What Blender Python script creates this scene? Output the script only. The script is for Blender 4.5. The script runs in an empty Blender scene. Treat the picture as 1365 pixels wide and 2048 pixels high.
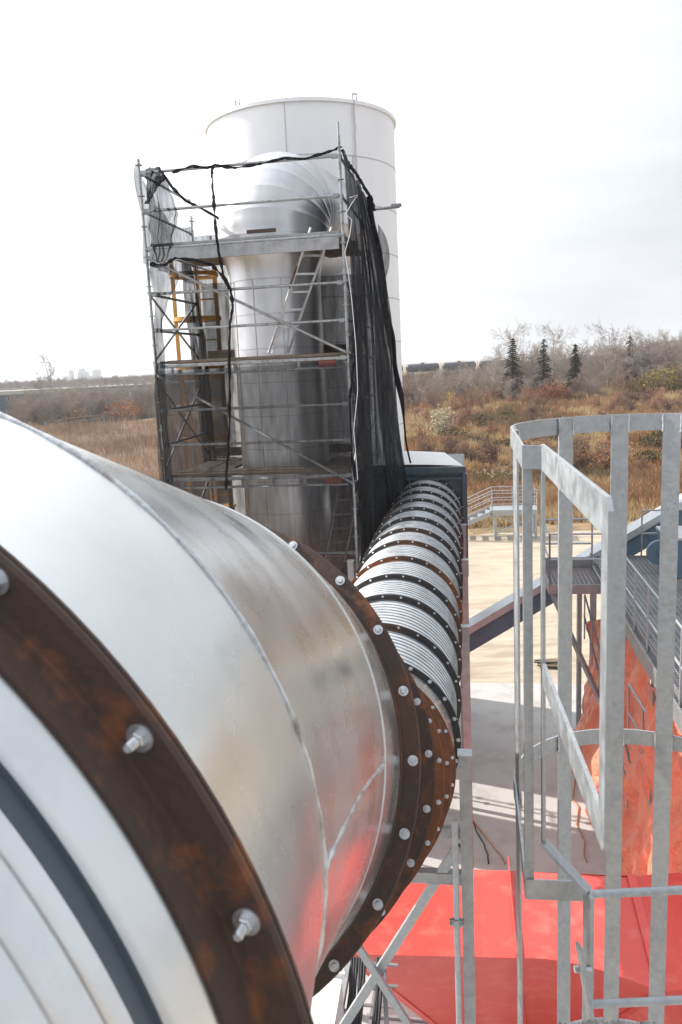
import bpy, math, random
import numpy as np
from mathutils import Vector, Matrix
R = math.radians
S = bpy.context.scene
COL = S.collection
H = 9.3                      # eye height above the yard; all coordinates below are relative to the eye

# ---------------------------------------------------------------- camera
FPX, HY, ROLL = 1611.0, 730.7, .0474
_p = math.atan((1024 - HY) / FPX)
FW = Vector((0, math.cos(_p), -math.sin(_p)))
_r0 = Vector((1, 0, 0)); _u0 = _r0.cross(FW)
RT = (_r0 * math.cos(ROLL) - _u0 * math.sin(ROLL)).normalized(); UP = RT.cross(FW)
cd = bpy.data.cameras.new("camera"); cam = bpy.data.objects.new("camera", cd); COL.objects.link(cam)
cam.matrix_world = Matrix(((RT.x, UP.x, -FW.x, 0), (RT.y, UP.y, -FW.y, 0), (RT.z, UP.z, -FW.z, H), (0, 0, 0, 1)))
cd.sensor_fit = 'VERTICAL'; cd.sensor_height = 36; cd.lens = FPX / 2048 * 36
cd.clip_start = .05; cd.clip_end = 12000
cd.dof.use_dof = True; cd.dof.focus_distance = 8.5; cd.dof.aperture_fstop = 9
S.camera = cam

# ---------------------------------------------------------------- light
SUN_AZ, SUN_EL = -64.0, 36.0       # azimuth measured from straight ahead, minus = to the left
sd = Vector((math.sin(R(SUN_AZ)) * math.cos(R(SUN_EL)), math.cos(R(SUN_AZ)) * math.cos(R(SUN_EL)), math.sin(R(SUN_EL))))
sl = bpy.data.lights.new("sun", 'SUN'); sl.energy = 4.6; sl.angle = R(.6); sl.color = (1, .95, .87)
so = bpy.data.objects.new("sun", sl); COL.objects.link(so); so.rotation_euler = sd.to_track_quat('Z', 'Y').to_euler(); so.location = (-30, 10, 40)
S.view_settings.view_transform = 'Standard'; S.view_settings.look = 'None'; S.view_settings.gamma = 1
S.view_settings.exposure = .66
S.cycles.max_bounces = 8; S.cycles.transparent_max_bounces = 24; S.cycles.caustics_reflective = False; S.cycles.caustics_refractive = False
S.cycles.sample_clamp_indirect = 6

w = bpy.data.worlds.new("World"); S.world = w; w.use_nodes = True
nt = w.node_tree; N = nt.nodes; L = nt.links; N.clear()
wo = N.new('ShaderNodeOutputWorld'); bg = N.new('ShaderNodeBackground'); bg.inputs[1].default_value = .1
sky = N.new('ShaderNodeTexSky'); sky.sky_type = 'NISHITA'; sky.sun_disc = False
sky.sun_elevation = R(SUN_EL); sky.sun_rotation = R(SUN_AZ); sky.dust_density = 3; sky.air_density = 1.3
tc = N.new('ShaderNodeTexCoord'); mp = N.new('ShaderNodeMapping'); mp.inputs['Scale'].default_value = (1.2, 1.2, 5)
ns = N.new('ShaderNodeTexNoise'); ns.inputs['Scale'].default_value = 2.2; ns.inputs['Detail'].default_value = 6; ns.inputs['Roughness'].default_value = .55
L.new(tc.outputs['Generated'], mp.inputs[0]); L.new(mp.outputs[0], ns.inputs['Vector'])
# thin high cloud: brighter towards the sun, greyer low on the far side
dot = N.new('ShaderNodeVectorMath'); dot.operation = 'DOT_PRODUCT'; dot.inputs[1].default_value = sd
L.new(tc.outputs['Generated'], dot.inputs[0])
rm = N.new('ShaderNodeMapRange'); rm.inputs[1].default_value = .15; rm.inputs[2].default_value = .95; rm.inputs[3].default_value = 5.9; rm.inputs[4].default_value = 15
L.new(dot.outputs['Value'], rm.inputs[0])
cr = N.new('ShaderNodeMapRange'); cr.inputs[1].default_value = .38; cr.inputs[2].default_value = .62; cr.inputs[3].default_value = .93; cr.inputs[4].default_value = 1.08
L.new(ns.outputs['Fac'], cr.inputs[0])
mu = N.new('ShaderNodeMath'); mu.operation = 'MULTIPLY'; L.new(rm.outputs[0], mu.inputs[0]); L.new(cr.outputs[0], mu.inputs[1])
cc = N.new('ShaderNodeVectorMath'); cc.operation = 'SCALE'; cc.inputs[0].default_value = (.955, .98, 1.03); L.new(mu.outputs[0], cc.inputs['Scale'])
mx = N.new('ShaderNodeMix'); mx.data_type = 'RGBA'; mx.inputs[0].default_value = .86
L.new(sky.outputs[0], mx.inputs[6]); L.new(cc.outputs[0], mx.inputs[7])
L.new(mx.outputs[2], bg.inputs[0]); L.new(bg.outputs[0], wo.inputs[0])

# ---------------------------------------------------------------- helpers
V = Vector
def ray(x, y):
    v = FW * FPX + RT * (x - 682.5) + UP * (1024 - y); return v / v.y
def at(x, y, Y): return ray(x, y) * Y                       # point seen at a photo pixel, Y metres ahead
def onz(x, y, z): v = ray(x, y); return v * (z / v.z)        # point seen at a photo pixel on a level plane
AZ = R(9.2)
DV = V((math.sin(AZ), math.cos(AZ), 0)); RV = V((math.cos(AZ), -math.sin(AZ), 0)); ZV = V((0, 0, 1))
def F(u, v, z=0): return RV * u + DV * v + ZV * z            # yard grid: u right of the eye, v along the duct
def uv_of(p): return p.dot(RV), p.dot(DV)
GZ = -H

def frame(d):
    d = d.normalized(); a = d.cross(ZV)
    if a.length < 1e-3: a = V((1, 0, 0))
    a.normalize(); return a, a.cross(d).normalized(), d

class MB:
    def __init__(s): s.v = []; s.f = []; s.mi = []; s.cur = 0
    def add(s, vs, fs):
        o = len(s.v); s.v.extend(tuple(q) for q in vs)
        for f in fs: s.f.append([i + o for i in f]); s.mi.append(s.cur)
        return s
    def hexa(s, P): return s.add(P, [(0, 3, 2, 1), (4, 5, 6, 7), (0, 1, 5, 4), (1, 2, 6, 5), (2, 3, 7, 6), (3, 0, 4, 7)])
    def box(s, c, size, ax=(RV, DV, ZV)):
        c = V(c); a, b, d = [V(q) * (k / 2) for q, k in zip(ax, size)]
        return s.hexa([c - a - b - d, c + a - b - d, c + a + b - d, c - a + b - d, c - a - b + d, c + a - b + d, c + a + b + d, c - a + b + d])
    def bar(s, p, q, w, h, side=None):
        p, q = V(p), V(q); d = (q - p).normalized()
        if side is None: a, b, _ = frame(d)
        else:
            a = V(side); a = (a - d * a.dot(d)).normalized(); b = a.cross(d)
        a = a * w / 2; b = b * h / 2
        return s.hexa([p - a - b, p + a - b, p + a + b, p - a + b, q - a - b, q + a - b, q + a + b, q - a + b])
    def tube(s, p, q, r, n=10, r2=None, cap=True):
        p, q = V(p), V(q); r2 = r if r2 is None else r2; a, b, _ = frame(q - p)
        vs = []
        for c, rr in ((p, r), (q, r2)):
            for i in range(n): t = 2 * math.pi * i / n; vs.append(c + a * (rr * math.cos(t)) + b * (rr * math.sin(t)))
        fs = [(i, (i + 1) % n, n + (i + 1) % n, n + i) for i in range(n)]
        if cap: fs += [tuple(range(n))[::-1], tuple(range(n, 2 * n))]
        return s.add(vs, fs)
    def poly(s, pts, rs, n=8, closed=False):
        pts = [V(p) for p in pts]; m = len(pts); vs = []
        if not hasattr(rs, '__len__'): rs = [rs] * m
        a = None
        for k in range(m):
            d = (pts[(k + 1) % m] - pts[k - 1]) if closed else (pts[min(k + 1, m - 1)] - pts[max(k - 1, 0)])
            if d.length < 1e-9: d = V((0, 0, 1))
            d.normalize()
            if a is None: a = frame(d)[0]
            a = (a - d * a.dot(d));
            if a.length < 1e-6: a = frame(d)[0]
            a.normalize(); b = d.cross(a)
            for i in range(n): t = 2 * math.pi * i / n; vs.append(pts[k] + (a * math.cos(t) + b * math.sin(t)) * rs[k])
        fs = []
        for k in range(m if closed else m - 1):
            k2 = (k + 1) % m
            for i in range(n): fs.append((k * n + i, k * n + (i + 1) % n, k2 * n + (i + 1) % n, k2 * n + i))
        if not closed: fs += [tuple(range(n))[::-1], tuple(range((m - 1) * n, m * n))]
        return s.add(vs, fs)
    def lathe(s, c, d, prof, n=48, close=False, arc=None, xax=None):
        # profile of (along, radius) turned about the axis d through c
        a, b, d = frame(V(d)); c = V(c); vs = []
        if xax is not None: a = V(xax); b = d.cross(a)
        t0, t1 = arc or (0, 2 * math.pi); m = n if arc is None else n + 1
        for (z, r) in prof:
            for i in range(m): t = t0 + (t1 - t0) * i / n; vs.append(c + d * z + (a * math.cos(t) + b * math.sin(t)) * r)
        fs = []; K = len(prof)
        for k in range(K if close else K - 1):
            k2 = (k + 1) % K
            for i in range(n):
                j = (i + 1) % m; fs.append((k * m + i, k * m + j, k2 * m + j, k2 * m + i))
        return s.add(vs, fs)
    def rings(s, frames, n=96):
        # frames: (centre, a, b, radius)
        vs = []
        for (c, a, b, r) in frames:
            for i in range(n): t = 2 * math.pi * i / n; vs.append(c + (a * math.cos(t) + b * math.sin(t)) * r)
        fs = [(k * n + i, k * n + (i + 1) % n, (k + 1) * n + (i + 1) % n, (k + 1) * n + i) for k in range(len(frames) - 1) for i in range(n)]
        return s.add(vs, fs)
    def grid(s, fn, nu, nv):
        vs = [fn(i / nu, j / nv) for j in range(nv + 1) for i in range(nu + 1)]
        return s.add(vs, [(j * (nu + 1) + i, j * (nu + 1) + i + 1, (j + 1) * (nu + 1) + i + 1, (j + 1) * (nu + 1) + i) for j in range(nv) for i in range(nu)])
    def sphere(s, c, r, n=10, m=6, sq=(1, 1, 1)):
        c = V(c); vs = []
        for j in range(m + 1):
            p = math.pi * j / m
            for i in range(n): t = 2 * math.pi * i / n; vs.append(c + V((r * sq[0] * math.sin(p) * math.cos(t), r * sq[1] * math.sin(p) * math.sin(t), r * sq[2] * math.cos(p))))
        return s.add(vs, [(j * n + i, (j + 1) * n + i, (j + 1) * n + (i + 1) % n, j * n + (i + 1) % n) for j in range(m) for i in range(n)])
    def build(s, name, mat, parent=None, smooth=True, ang=35):
        me = bpy.data.meshes.new(name)
        me.from_pydata([(x, y, z + H) for x, y, z in s.v], [], s.f)
        for m_ in (mat if isinstance(mat, (list, tuple)) else [mat]): me.materials.append(m_)
        if max(s.mi, default=0): me.polygons.foreach_set('material_index', s.mi)
        if smooth:
            me.polygons.foreach_set('use_smooth', [True] * len(me.polygons)); me.set_sharp_from_angle(angle=R(ang))
        me.update()
        o = bpy.data.objects.new(name, me); COL.objects.link(o)
        if parent is not None: attach(o, parent)
        return o
def attach(o, parent):
    o.parent = parent
    if parent.type == 'EMPTY': o.matrix_parent_inverse = Matrix.Translation(-parent.location)
def tag(o, label=None, cat=None, group=None, kind=None):
    for k, q in (('label', label), ('category', cat), ('group', group), ('kind', kind)):
        if q: o[k] = q
    return o
def thing(name, p, label, cat, group=None):
    o = bpy.data.objects.new(name, None); COL.objects.link(o); o.location = (p[0], p[1], p[2] + H); o.empty_display_size = .3
    return tag(o, label, cat, group)
def copy_thing(root, loc, rz=0, sc=1.0, label=None, group=None):
    # copies the thing, its parts and their sub-parts
    def rec(o, par):
        c = o.copy(); COL.objects.link(c)
        if par is not None: c.parent = par
        for ch in KIDS.get(o.name, ()): rec(ch, c)
        return c
    c = rec(root, None); c.location = (loc[0], loc[1], loc[2] + H); c.rotation_euler = (0, 0, rz); c.scale = (sc, sc, sc)
    if label: c['label'] = label
    if group: c['group'] = group
    return c
KIDS = {}
def note_kids(root): KIDS[root.name] = [o for o in COL.objects if o.parent is root]

# ---------------------------------------------------------------- materials
def mat(name, col, rough=.6, metal=0., var=None, scale=3., bump=None, bscale=20., detail=5., thr=(.4, .65), stretch=None, spec=None):
    m = bpy.data.materials.new(name); m.use_nodes = True; t = m.node_tree; n = t.nodes; l = t.links
    b = n['Principled BSDF']; b.inputs['Base Color'].default_value = (*col, 1); b.inputs['Roughness'].default_value = rough; b.inputs['Metallic'].default_value = metal
    if spec is not None: b.inputs['Specular IOR Level'].default_value = spec
    c = n.new('ShaderNodeTexCoord'); src = c.outputs['Object']
    if stretch:
        q = n.new('ShaderNodeMapping'); q.inputs['Scale'].default_value = stretch; l.new(src, q.inputs[0]); src = q.outputs[0]
    if var is not None:
        cols = [col] + (list(var) if isinstance(var[0], (tuple, list)) else [var]); prev = None
        for k in range(1, len(cols)):
            x = n.new('ShaderNodeTexNoise'); x.inputs['Scale'].default_value = scale * (1 if k == 1 else 3.3 ** (k - 1)); x.inputs['Detail'].default_value = detail; x.inputs['Roughness'].default_value = .6
            l.new(src, x.inputs['Vector'])
            r = n.new('ShaderNodeMapRange'); r.inputs[1].default_value = thr[0]; r.inputs[2].default_value = thr[1]; l.new(x.outputs['Fac'], r.inputs[0])
            g = n.new('ShaderNodeMix'); g.data_type = 'RGBA'; l.new(r.outputs[0], g.inputs[0])
            if prev is None: g.inputs[6].default_value = (*cols[0], 1)
            else: l.new(prev, g.inputs[6])
            g.inputs[7].default_value = (*cols[k], 1); prev = g.outputs[2]
        l.new(prev, b.inputs['Base Color'])
    if bump:
        x = n.new('ShaderNodeTexNoise'); x.inputs['Scale'].default_value = bscale; x.inputs['Detail'].default_value = 4; l.new(src, x.inputs['Vector'])
        u = n.new('ShaderNodeBump'); u.inputs['Strength'].default_value = 1; u.inputs['Distance'].default_value = bump; l.new(x.outputs['Fac'], u.inputs['Height']); l.new(u.outputs[0], b.inputs['Normal'])
    return m
def rough_var(m, lo, hi, scale, stretch=None):
    t = m.node_tree; n = t.nodes; l = t.links; b = n['Principled BSDF']; c = n.new('ShaderNodeTexCoord'); src = c.outputs['Object']
    if stretch:
        q = n.new('ShaderNodeMapping'); q.inputs['Scale'].default_value = stretch; l.new(src, q.inputs[0]); src = q.outputs[0]
    x = n.new('ShaderNodeTexNoise'); x.inputs['Scale'].default_value = scale; x.inputs['Detail'].default_value = 5; l.new(src, x.inputs['Vector'])
    r = n.new('ShaderNodeMapRange'); r.inputs[1].default_value = .35; r.inputs[2].default_value = .65; r.inputs[3].default_value = lo; r.inputs[4].default_value = hi
    l.new(x.outputs['Fac'], r.inputs[0]); l.new(r.outputs[0], b.inputs['Roughness']); return m
M = {}
M['duct'] = rough_var(mat('duct_steel', (.74, .75, .745), .3, .95, (.68, .685, .675), 3, bump=.007, bscale=2.0), .22, .33, 5)
M['corr'] = rough_var(mat('corrugated_steel', (.73, .75, .76), .35, .9, (.63, .65, .67), 6), .26, .44, 5)
M['rib_shade'] = mat('crimp_shade', (.20, .21, .22), .5, .6, (.33, .34, .35), 9)  # darker steel painted in as the shading of the pipe's ribs
M['rust'] = mat('rusty_flange', (.065, .042, .034), .62, .25, [(.095, .05, .032), (.20, .075, .032)], 4.2, bump=.002, bscale=50, thr=(.52, .68), detail=9)
M['rust2'] = mat('rusty_plate', (.15, .055, .024), .6, .2, [(.06, .032, .02), (.22, .08, .028)], 3.6, bump=.002, bscale=40, thr=(.46, .7))
M['bandrust'] = mat('rusty_band', (.035, .033, .034), .5, .3, [(.17, .06, .02)], .42, bump=.001, bscale=60, thr=(.53, .66))
M['zinc'] = mat('zinc_bolt', (.62, .64, .66), .35, .9, (.45, .46, .48), 60)
M['weld'] = mat('weld_bead', (.62, .64, .67), .42, .85, (.28, .24, .21), 14, bump=.004, bscale=60, thr=(.5, .7))
M['galv'] = rough_var(mat('galvanised_bar', (.35, .375, .395), .5, .55, [(.315, .335, .355), (.395, .42, .44)], 14, bump=.0015, bscale=70, detail=8), .34, .62, 22)
M['galvd'] = mat('galvanised_post', (.34, .345, .355), .5, .6, (.27, .275, .285), 8, bump=.001, bscale=50)
M['tube'] = mat('scaffold_tube', (.33, .35, .36), .42, .8, [(.24, .25, .26), (.16, .13, .11)], 5, thr=(.5, .72))
M['clad'] = rough_var(mat('aluminium_cladding', (.60, .60, .615), .26, .95, (.52, .52, .53), 2, bump=.02, bscale=1.6, stretch=(1, 1, .18)), .28, .44, 2, (1, 1, .3))
M['silo'] = mat('silo_steel', (.84, .85, .86), .42, .1, (.79, .80, .815), .8, bump=.008, bscale=1.1, stretch=(1, 1, .4))
M['seam'] = mat('silo_seam', (.52, .51, .51), .6, .2)
M['dark'] = mat('dark_steel', (.10, .16, .215), .5, .0, (.12, .18, .235), 3)
M['bluegrey'] = mat('blue_grey_paint', (.075, .105, .135), .4, .1, (.055, .075, .095), 5)
M['lid'] = mat('silver_lid', (.52, .55, .57), .42, .5, (.45, .47, .49), 4)
M['wood'] = mat('scaffold_plank', (.22, .17, .125), .8, 0, (.13, .10, .08), 3, stretch=(2, 2, 12))
M['plank'] = mat('steel_plank', (.36, .37, .38), .5, .5, (.27, .27, .28), 6)
M['red'] = mat('red_paint', (.66, .072, .058), .42, 0, [(.62, .062, .05), (.70, .15, .12)], 1.3, bump=.012, bscale=1.2, thr=(.5, .76), detail=9)
M['redclamp'] = mat('red_clamp', (.20, .05, .035), .6, .2)
M['yellow'] = mat('yellow_paint', (.62, .31, .05), .5, 0, (.50, .24, .04), 6)
M['alu'] = mat('aluminium_ladder', (.55, .55, .55), .4, .7, (.42, .42, .42), 8)
M['black'] = mat('black_rubber', (.02, .02, .022), .55, 0, (.03, .03, .032), 9)
M['white'] = mat('white_sheet', (.80, .80, .80), .5, .1, (.72, .73, .75), 3)
M['orange_cord'] = mat('orange_cord', (.40, .17, .05), .6)
M['stick'] = mat('sticker_brown', (.05, .03, .02), .5)
M['stickt'] = mat('sticker_orange', (.8, .30, .04), .5)
def tarp_mat():
    m = mat('orange_tarp', (.74, .215, .115), .5, 0, (.60, .14, .075), 1.6, bump=.16, bscale=3.4)
    b = m.node_tree.nodes['Principled BSDF']; b.inputs['Specular IOR Level'].default_value = .5; b.inputs['Sheen Weight'].default_value = .15
    return m
M['tarp'] = tarp_mat()
def net_mat(name, op, col=(.035, .038, .042)):
    m = bpy.data.materials.new(name); m.use_nodes = True; t = m.node_tree; n = t.nodes; l = t.links; n.clear()
    o = n.new('ShaderNodeOutputMaterial'); mix = n.new('ShaderNodeMixShader'); tr = n.new('ShaderNodeBsdfTransparent')
    df = n.new('ShaderNodeBsdfDiffuse'); df.inputs[0].default_value = (*col, 1); tl = n.new('ShaderNodeBsdfTranslucent'); tl.inputs[0].default_value = (*col, 1)
    ad = n.new('ShaderNodeMixShader'); ad.inputs[0].default_value = .35; l.new(df.outputs[0], ad.inputs[1]); l.new(tl.outputs[0], ad.inputs[2])
    c = n.new('ShaderNodeTexCoord'); x = n.new('ShaderNodeTexNoise'); x.inputs['Scale'].default_value = 3; x.inputs['Detail'].default_value = 6
    q = n.new('ShaderNodeMapping'); q.inputs['Scale'].default_value = (3, 3, .5); l.new(c.outputs['Object'], q.inputs[0]); l.new(q.outputs[0], x.inputs['Vector'])
    r = n.new('ShaderNodeMapRange'); r.inputs[1].default_value = .3; r.inputs[2].default_value = .7; r.inputs[3].default_value = max(0, op - .16); r.inputs[4].default_value = min(1, op + .16); l.new(x.outputs['Fac'], r.inputs[0])
    l.new(r.outputs[0], mix.inputs[0]); l.new(tr.outputs[0], mix.inputs[1]); l.new(ad.outputs[0], mix.inputs[2]); l.new(mix.outputs[0], o.inputs[0])
    return m
M['net'] = net_mat('debris_net', .86, (.042, .045, .05)); M['netthin'] = net_mat('debris_net_thin', .66, (.055, .058, .062)); M['netdense'] = net_mat('debris_net_bunched', .97, (.028, .03, .034))

# ---------------------------------------------------------------- terrain
from mathutils import noise as mn
def sstep(a, b, x):
    t = min(1, max(0, (x - a) / (b - a))); return t * t * (3 - 2 * t)
def terr(x, y):
    """height of the land above the yard"""
    out = sstep(41, 52, y) if x > -14 else max(sstep(41, 52, y), sstep(-14, -22, -(-x) if x > 0 else x) if x < -14 else 0)
    h = out * (.55 * mn.noise(V((x * .07, y * .05, 0))) + .5 * mn.noise(V((x * .2, y * .16, 3))) + .3)
    h += 2.6 * sstep(25, 110, x) * sstep(70, 190, y) + 1.3 * sstep(60, 150, y) * sstep(0, 20, x)
    return h * out
yrows = list(np.concatenate([np.arange(-20, 40, 6.), np.arange(40, 130, 1.6), np.arange(130, 260, 4.), np.arange(260, 700, 20.), np.geomspace(700, 9000, 14)]))
xfr = list(np.linspace(-1, 1, 121))
g = MB(); vs = []
for y in yrows:
    half = max(60, abs(y) * .8 + 30)
    for t in xfr:
        x = t * half; vs.append((x, y, GZ + (terr(x, y) if y < 700 else 1.0) - (.03 if y < 42 else 0)))
nx = len(xfr)
g.add(vs, [(j * nx + i, j * nx + i + 1, (j + 1) * nx + i + 1, (j + 1) * nx + i) for j in range(len(yrows) - 1) for i in range(nx - 1)])
M['land'] = mat('meadow_soil', (.22, .15, .085), .95, 0, [(.32, .21, .11), (.15, .12, .065)], .12, bump=.25, bscale=1.5, thr=(.42, .6))
tag(g.build('ground', M['land']), kind='structure')
g = MB(); rng = random.Random(4)
pts = []
for k in range(81):
    x = -14 + k * .8; pts.append(V((x, 42 + 1.2 * mn.noise(V((x * .3, 1, 0))) + .5 * mn.noise(V((x * 1.3, 4, 0))), GZ + .012)))
vs = []
for p in pts: vs += [V((p.x, -14, GZ + .012)), p]
g.add(vs, [(2 * k, 2 * k + 2, 2 * k + 3, 2 * k + 1) for k in range(80)])
M['gravel'] = mat('tan_gravel', (.38, .315, .24), .95, 0, [(.30, .245, .185), (.43, .37, .29)], .35, bump=.03, bscale=9, thr=(.42, .62), stretch=(.4, 1.6, 1))
tag(g.build('gravel_yard', M['gravel'], smooth=False), kind='structure')
g = MB()
s0, s1 = onz(900, 1362, GZ + .1), onz(1150, 1362, GZ + .1)
g.box(F(3, 9.5, GZ + .03), (26, 25.6, .14))
M['conc'] = mat('concrete_slab', (.43, .42, .405), .85, 0, [(.38, .365, .35), (.34, .31, .29)], .5, bump=.004, bscale=25, thr=(.5, .75))
tag(g.build('concrete_slab', M['conc'], smooth=False), kind='structure')

# ---------------------------------------------------------------- the big duct
RB = .79; RI = .755; RO = .813
def nvec(az, el): return V((math.sin(R(az)) * math.cos(R(el)), math.cos(R(az)) * math.cos(R(el)), math.sin(R(el))))
cA, nA = V((-.815, .924, -.798)), V((.291, .957, .012)).normalized()
cB, nB = V((-.592, 2.401, -1.2085)), V((.194, .859, -.475)).normalized()
cS, n2g = V((-.7618, 1.1596, -.7604)), V((.103, .953, -.285)).normalized()   # first mitre, axis of the middle gore
cS2 = V((-.6604, 2.0991, -1.0414))
cC, nC = V((-.482, 3.05, -1.59)), nvec(7, -28)
axd = V((.1596, .9871, .0092)).normalized()
def onpipe(s): return V((-.935, 0, -3.446)) + axd * s
cD = onpipe(6.99)
c1, n1 = V((-.33, 4.0, -2.14)), nvec(8, -29)
c2, n2 = V((-.17, 4.95, -2.66)), nvec(8, -27)
c3, n3 = V((-.0, 5.95, -3.14)), nvec(8.5, -18)
duct = thing('steel_duct', (-.6, 2.3, GZ), 'big bolted steel duct, smooth bend in the foreground turning into a long ribbed pipe', 'duct')
def ringframe(c, n, r):
    a = n.cross(ZV).normalized(); b = a.cross(n).normalized(); return (c, a, b, r)
def mixframe(p, q, t, r):
    c = p[0].lerp(q[0], t); n = p[1].lerp(q[1], t).normalized(); return ringframe(c, n, r)
def section(p, q, name, m, k=14, r=RI):
    b = MB(); b.rings([mixframe(p, q, t / k, r) for t in range(k + 1)], 128); return b.build(name, m, duct, ang=40)
# bend of short gores: lofts between the flange, the weld seam and the mitre before the second flange
def ellipse(c, m, axis, r, n=160):
    a = axis.cross(ZV).normalized(); q = a.cross(axis).normalized(); out = []
    for i in range(n):
        th = 2 * math.pi * i / n; o = c + (a * math.cos(th) + q * math.sin(th)) * r; out.append(o + axis * ((c - o).dot(m) / axis.dot(m)))
    return out
def circle(c, m, r, n=160): return ellipse(c, m, m, r, n)
def loft(p, q, k, tree=None):
    n = len(p); vs = [p[i].lerp(q[i], t / k) for t in range(k + 1) for i in range(n)]
    fs = [(t * n + i, t * n + (i + 1) % n, (t + 1) * n + (i + 1) % n, (t + 1) * n + i) for t in range(k) for i in range(n)]
    b = MB(); b.add(vs, fs); return b, vs, fs
cS, mS = V((-.775, 1.37, -.756)), V((.289, .957, .038)).normalized()
m2 = (n2g + nB).normalized()
lip = ellipse(cS2 - nB * .003, m2, nB, RI - .004); seam1 = circle(cS, mS, RI); seam2 = ellipse(cS2, m2, nB, RI)
b, _, _ = loft(circle(cA, nA, RI), seam1, 8); b.build('bend_section', M['duct'], duct, ang=40)
b, gv, gf = loft(seam1, seam2, 20); body = b.build('bend_section', M['duct'], duct, ang=40)
b, _, _ = loft(ellipse(cS2 - nB * .003, m2, nB, RI + .003), circle(cB, nB, RI + .003), 4); b.build('bend_section', M['duct'], duct, ang=40)
from mathutils.bvhtree import BVHTree
gtree = BVHTree.FromPolygons(gv, gf)
def bead(pts, r0, closed):
    b = MB(); n = len(pts); b.poly(pts, [r0 * (1 + 1.1 * max(-.4, mn.noise(V((q * .23, n, 0))))) for q in range(n)], 8, closed); return b.build('weld_seam', M['weld'], body)
b, _, _ = loft(lip, ellipse(cS2 - nB * .003, m2, nB, RI + .003), 1); b.build('collar_lip', M['duct'], body)
bead(circle(cS, mS, RI + .001, 300), .0042, True)
ln = []
lp_ = [(776, 1522), (745, 1555), (720, 1592), (700, 1630), (680, 1670), (662, 1710), (652, 1745), (640, 1800), (625, 1860), (608, 1920)]
for k in range(len(lp_) - 1):
    for q in range(8):
        hit = gtree.ray_cast(V((0, 0, 0)), ray(lp_[k][0] + (lp_[k + 1][0] - lp_[k][0]) * q / 8, lp_[k][1] + (lp_[k + 1][1] - lp_[k][1]) * q / 8).normalized())
        if hit[0] is not None: ln.append(hit[0])
bead(ln, .0042, False)
# section behind the first flange, ribbed, running back under the eye
b = MB(); prof = []
for s_, r_ in [(0, 0), (.104, 0), (.109, -.004), (.114, -.018), (.142, -.018), (.147, -.004), (.152, .002), (.156, 0)]: prof.append((-s_, RI + r_))
pr_ = []
for k in range(14):
    c_ = .181 + .0405 * k
    for q in range(7): u = (q - 3) / 3; pr_.append((c_ + u * .009, .005 * (1 + math.cos(math.pi * u)) / 2))
for s_, r_ in pr_ + [(.9, 0), (1.9, 0)]:
    prof.append((-s_, RI + r_))
b.lathe(cA, nA, prof, 160); rsn = b.build('ribbed_section', M['corr'], duct, ang=50)
b = MB(); b.lathe(cA, nA, [(-.146, RI - .008), (-.1415, RI - .0165), (-.1145, RI - .0165), (-.110, RI - .008)], 160); b.build('dark_band', M['bluegrey'], rsn)
section((cB, nB), (cC, nC), 'bend_section', M['rust2'])
section((cC, nC), (c1, n1), 'bend_section', M['rust2'])
section((c1, n1), (c2, n2), 'bend_section', M['rust2'])
section((c2, n2), (c3, n3), 'bend_section', M['duct'])
section((c3, n3), (cD, axd), 'bend_section', M['duct'])
def flange(c, n, m=M['rust'], nm='flange', tw=.009):
    b = MB()
    for sg in (-1, 1):
        pr = [(sg * .058, RI + .001), (sg * .058, RI + .007), (sg * (tw + .005), RI + .008), (sg * (tw + .001), RI + .010), (sg * tw, RI + .014), (sg * tw, RO - .004), (sg * (tw - .003), RO), (sg * .0012, RO), (sg * .0012, RI + .001)]
        b.lathe(c, n, pr if sg < 0 else pr[::-1], 128, close=True)
    return b.build(nm, m, duct, ang=30)
def bolt_mesh(b, p, d, sc=1., stud=False):
    b.lathe(p, d, [(0, .0002), (0, .019 * sc), (.003 * sc, .019 * sc), (.003 * sc, .0002)], 20)
    a, q, dd = frame(d)
    t0 = rng.random() * 1.0; xa = a * math.cos(t0) + q * math.sin(t0)
    b.lathe(p + d * .003 * sc, d, [(0, .0115 * sc), (.0085 * sc, .0115 * sc), (.010 * sc, .0095 * sc), (.010 * sc, .0001)], 6, xax=xa)
    if stud:
        pr = [(.01 * sc, .0062 * sc)]
        for z in np.arange(.011, .027, .0018): pr += [(z * sc, .0068 * sc), ((z + .0009) * sc, .0058 * sc)]
        pr += [(.029 * sc, .005 * sc), (.029 * sc, .0001)]
        b.lathe(p + d * .003 * sc, d, pr, 14)
def bolts(c, n, off, fl=None, sc=1., stud=False, tw=.009, into=None, rad=RB):
    f = ringframe(c, n, 1)
    for k in range(24):
        t = R(off + k * 15); p = c + (f[1] * math.cos(t) + f[2] * math.sin(t)) * rad - n * tw
        if into is not None: bolt_mesh(into, p, -n, sc, stud)
        else:
            b = MB(); bolt_mesh(b, p, -n, sc, stud); b.build('bolt', M['zinc'], fl, ang=30)
fA = flange(cA, nA); bolts(cA, nA, 5.3, fA, .76, True)
fB = flange(cB, nB); bolts(cB, nB, 2.6, fB, .82)
fC = flange(cC, nC); bolts(cC, nC, 4.3, fC, .78)
rest = MB()
for c, n in ((c1, n1), (c2, n2), (c3, n3)):
    flange(c, n, M['rust2']); bolts(c, n, 6, into=rest, sc=.7)
ring_s = [6.99]
for y in (6.2977, 7.0791, 7.7627, 8.4810, 9.2336, 9.9064): ring_s.append(y * 1.25)
s_ = ring_s[-1]
while s_ < 17.4: s_ += .86; ring_s.append(s_)
PIPE_END = ring_s[-1]
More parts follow.
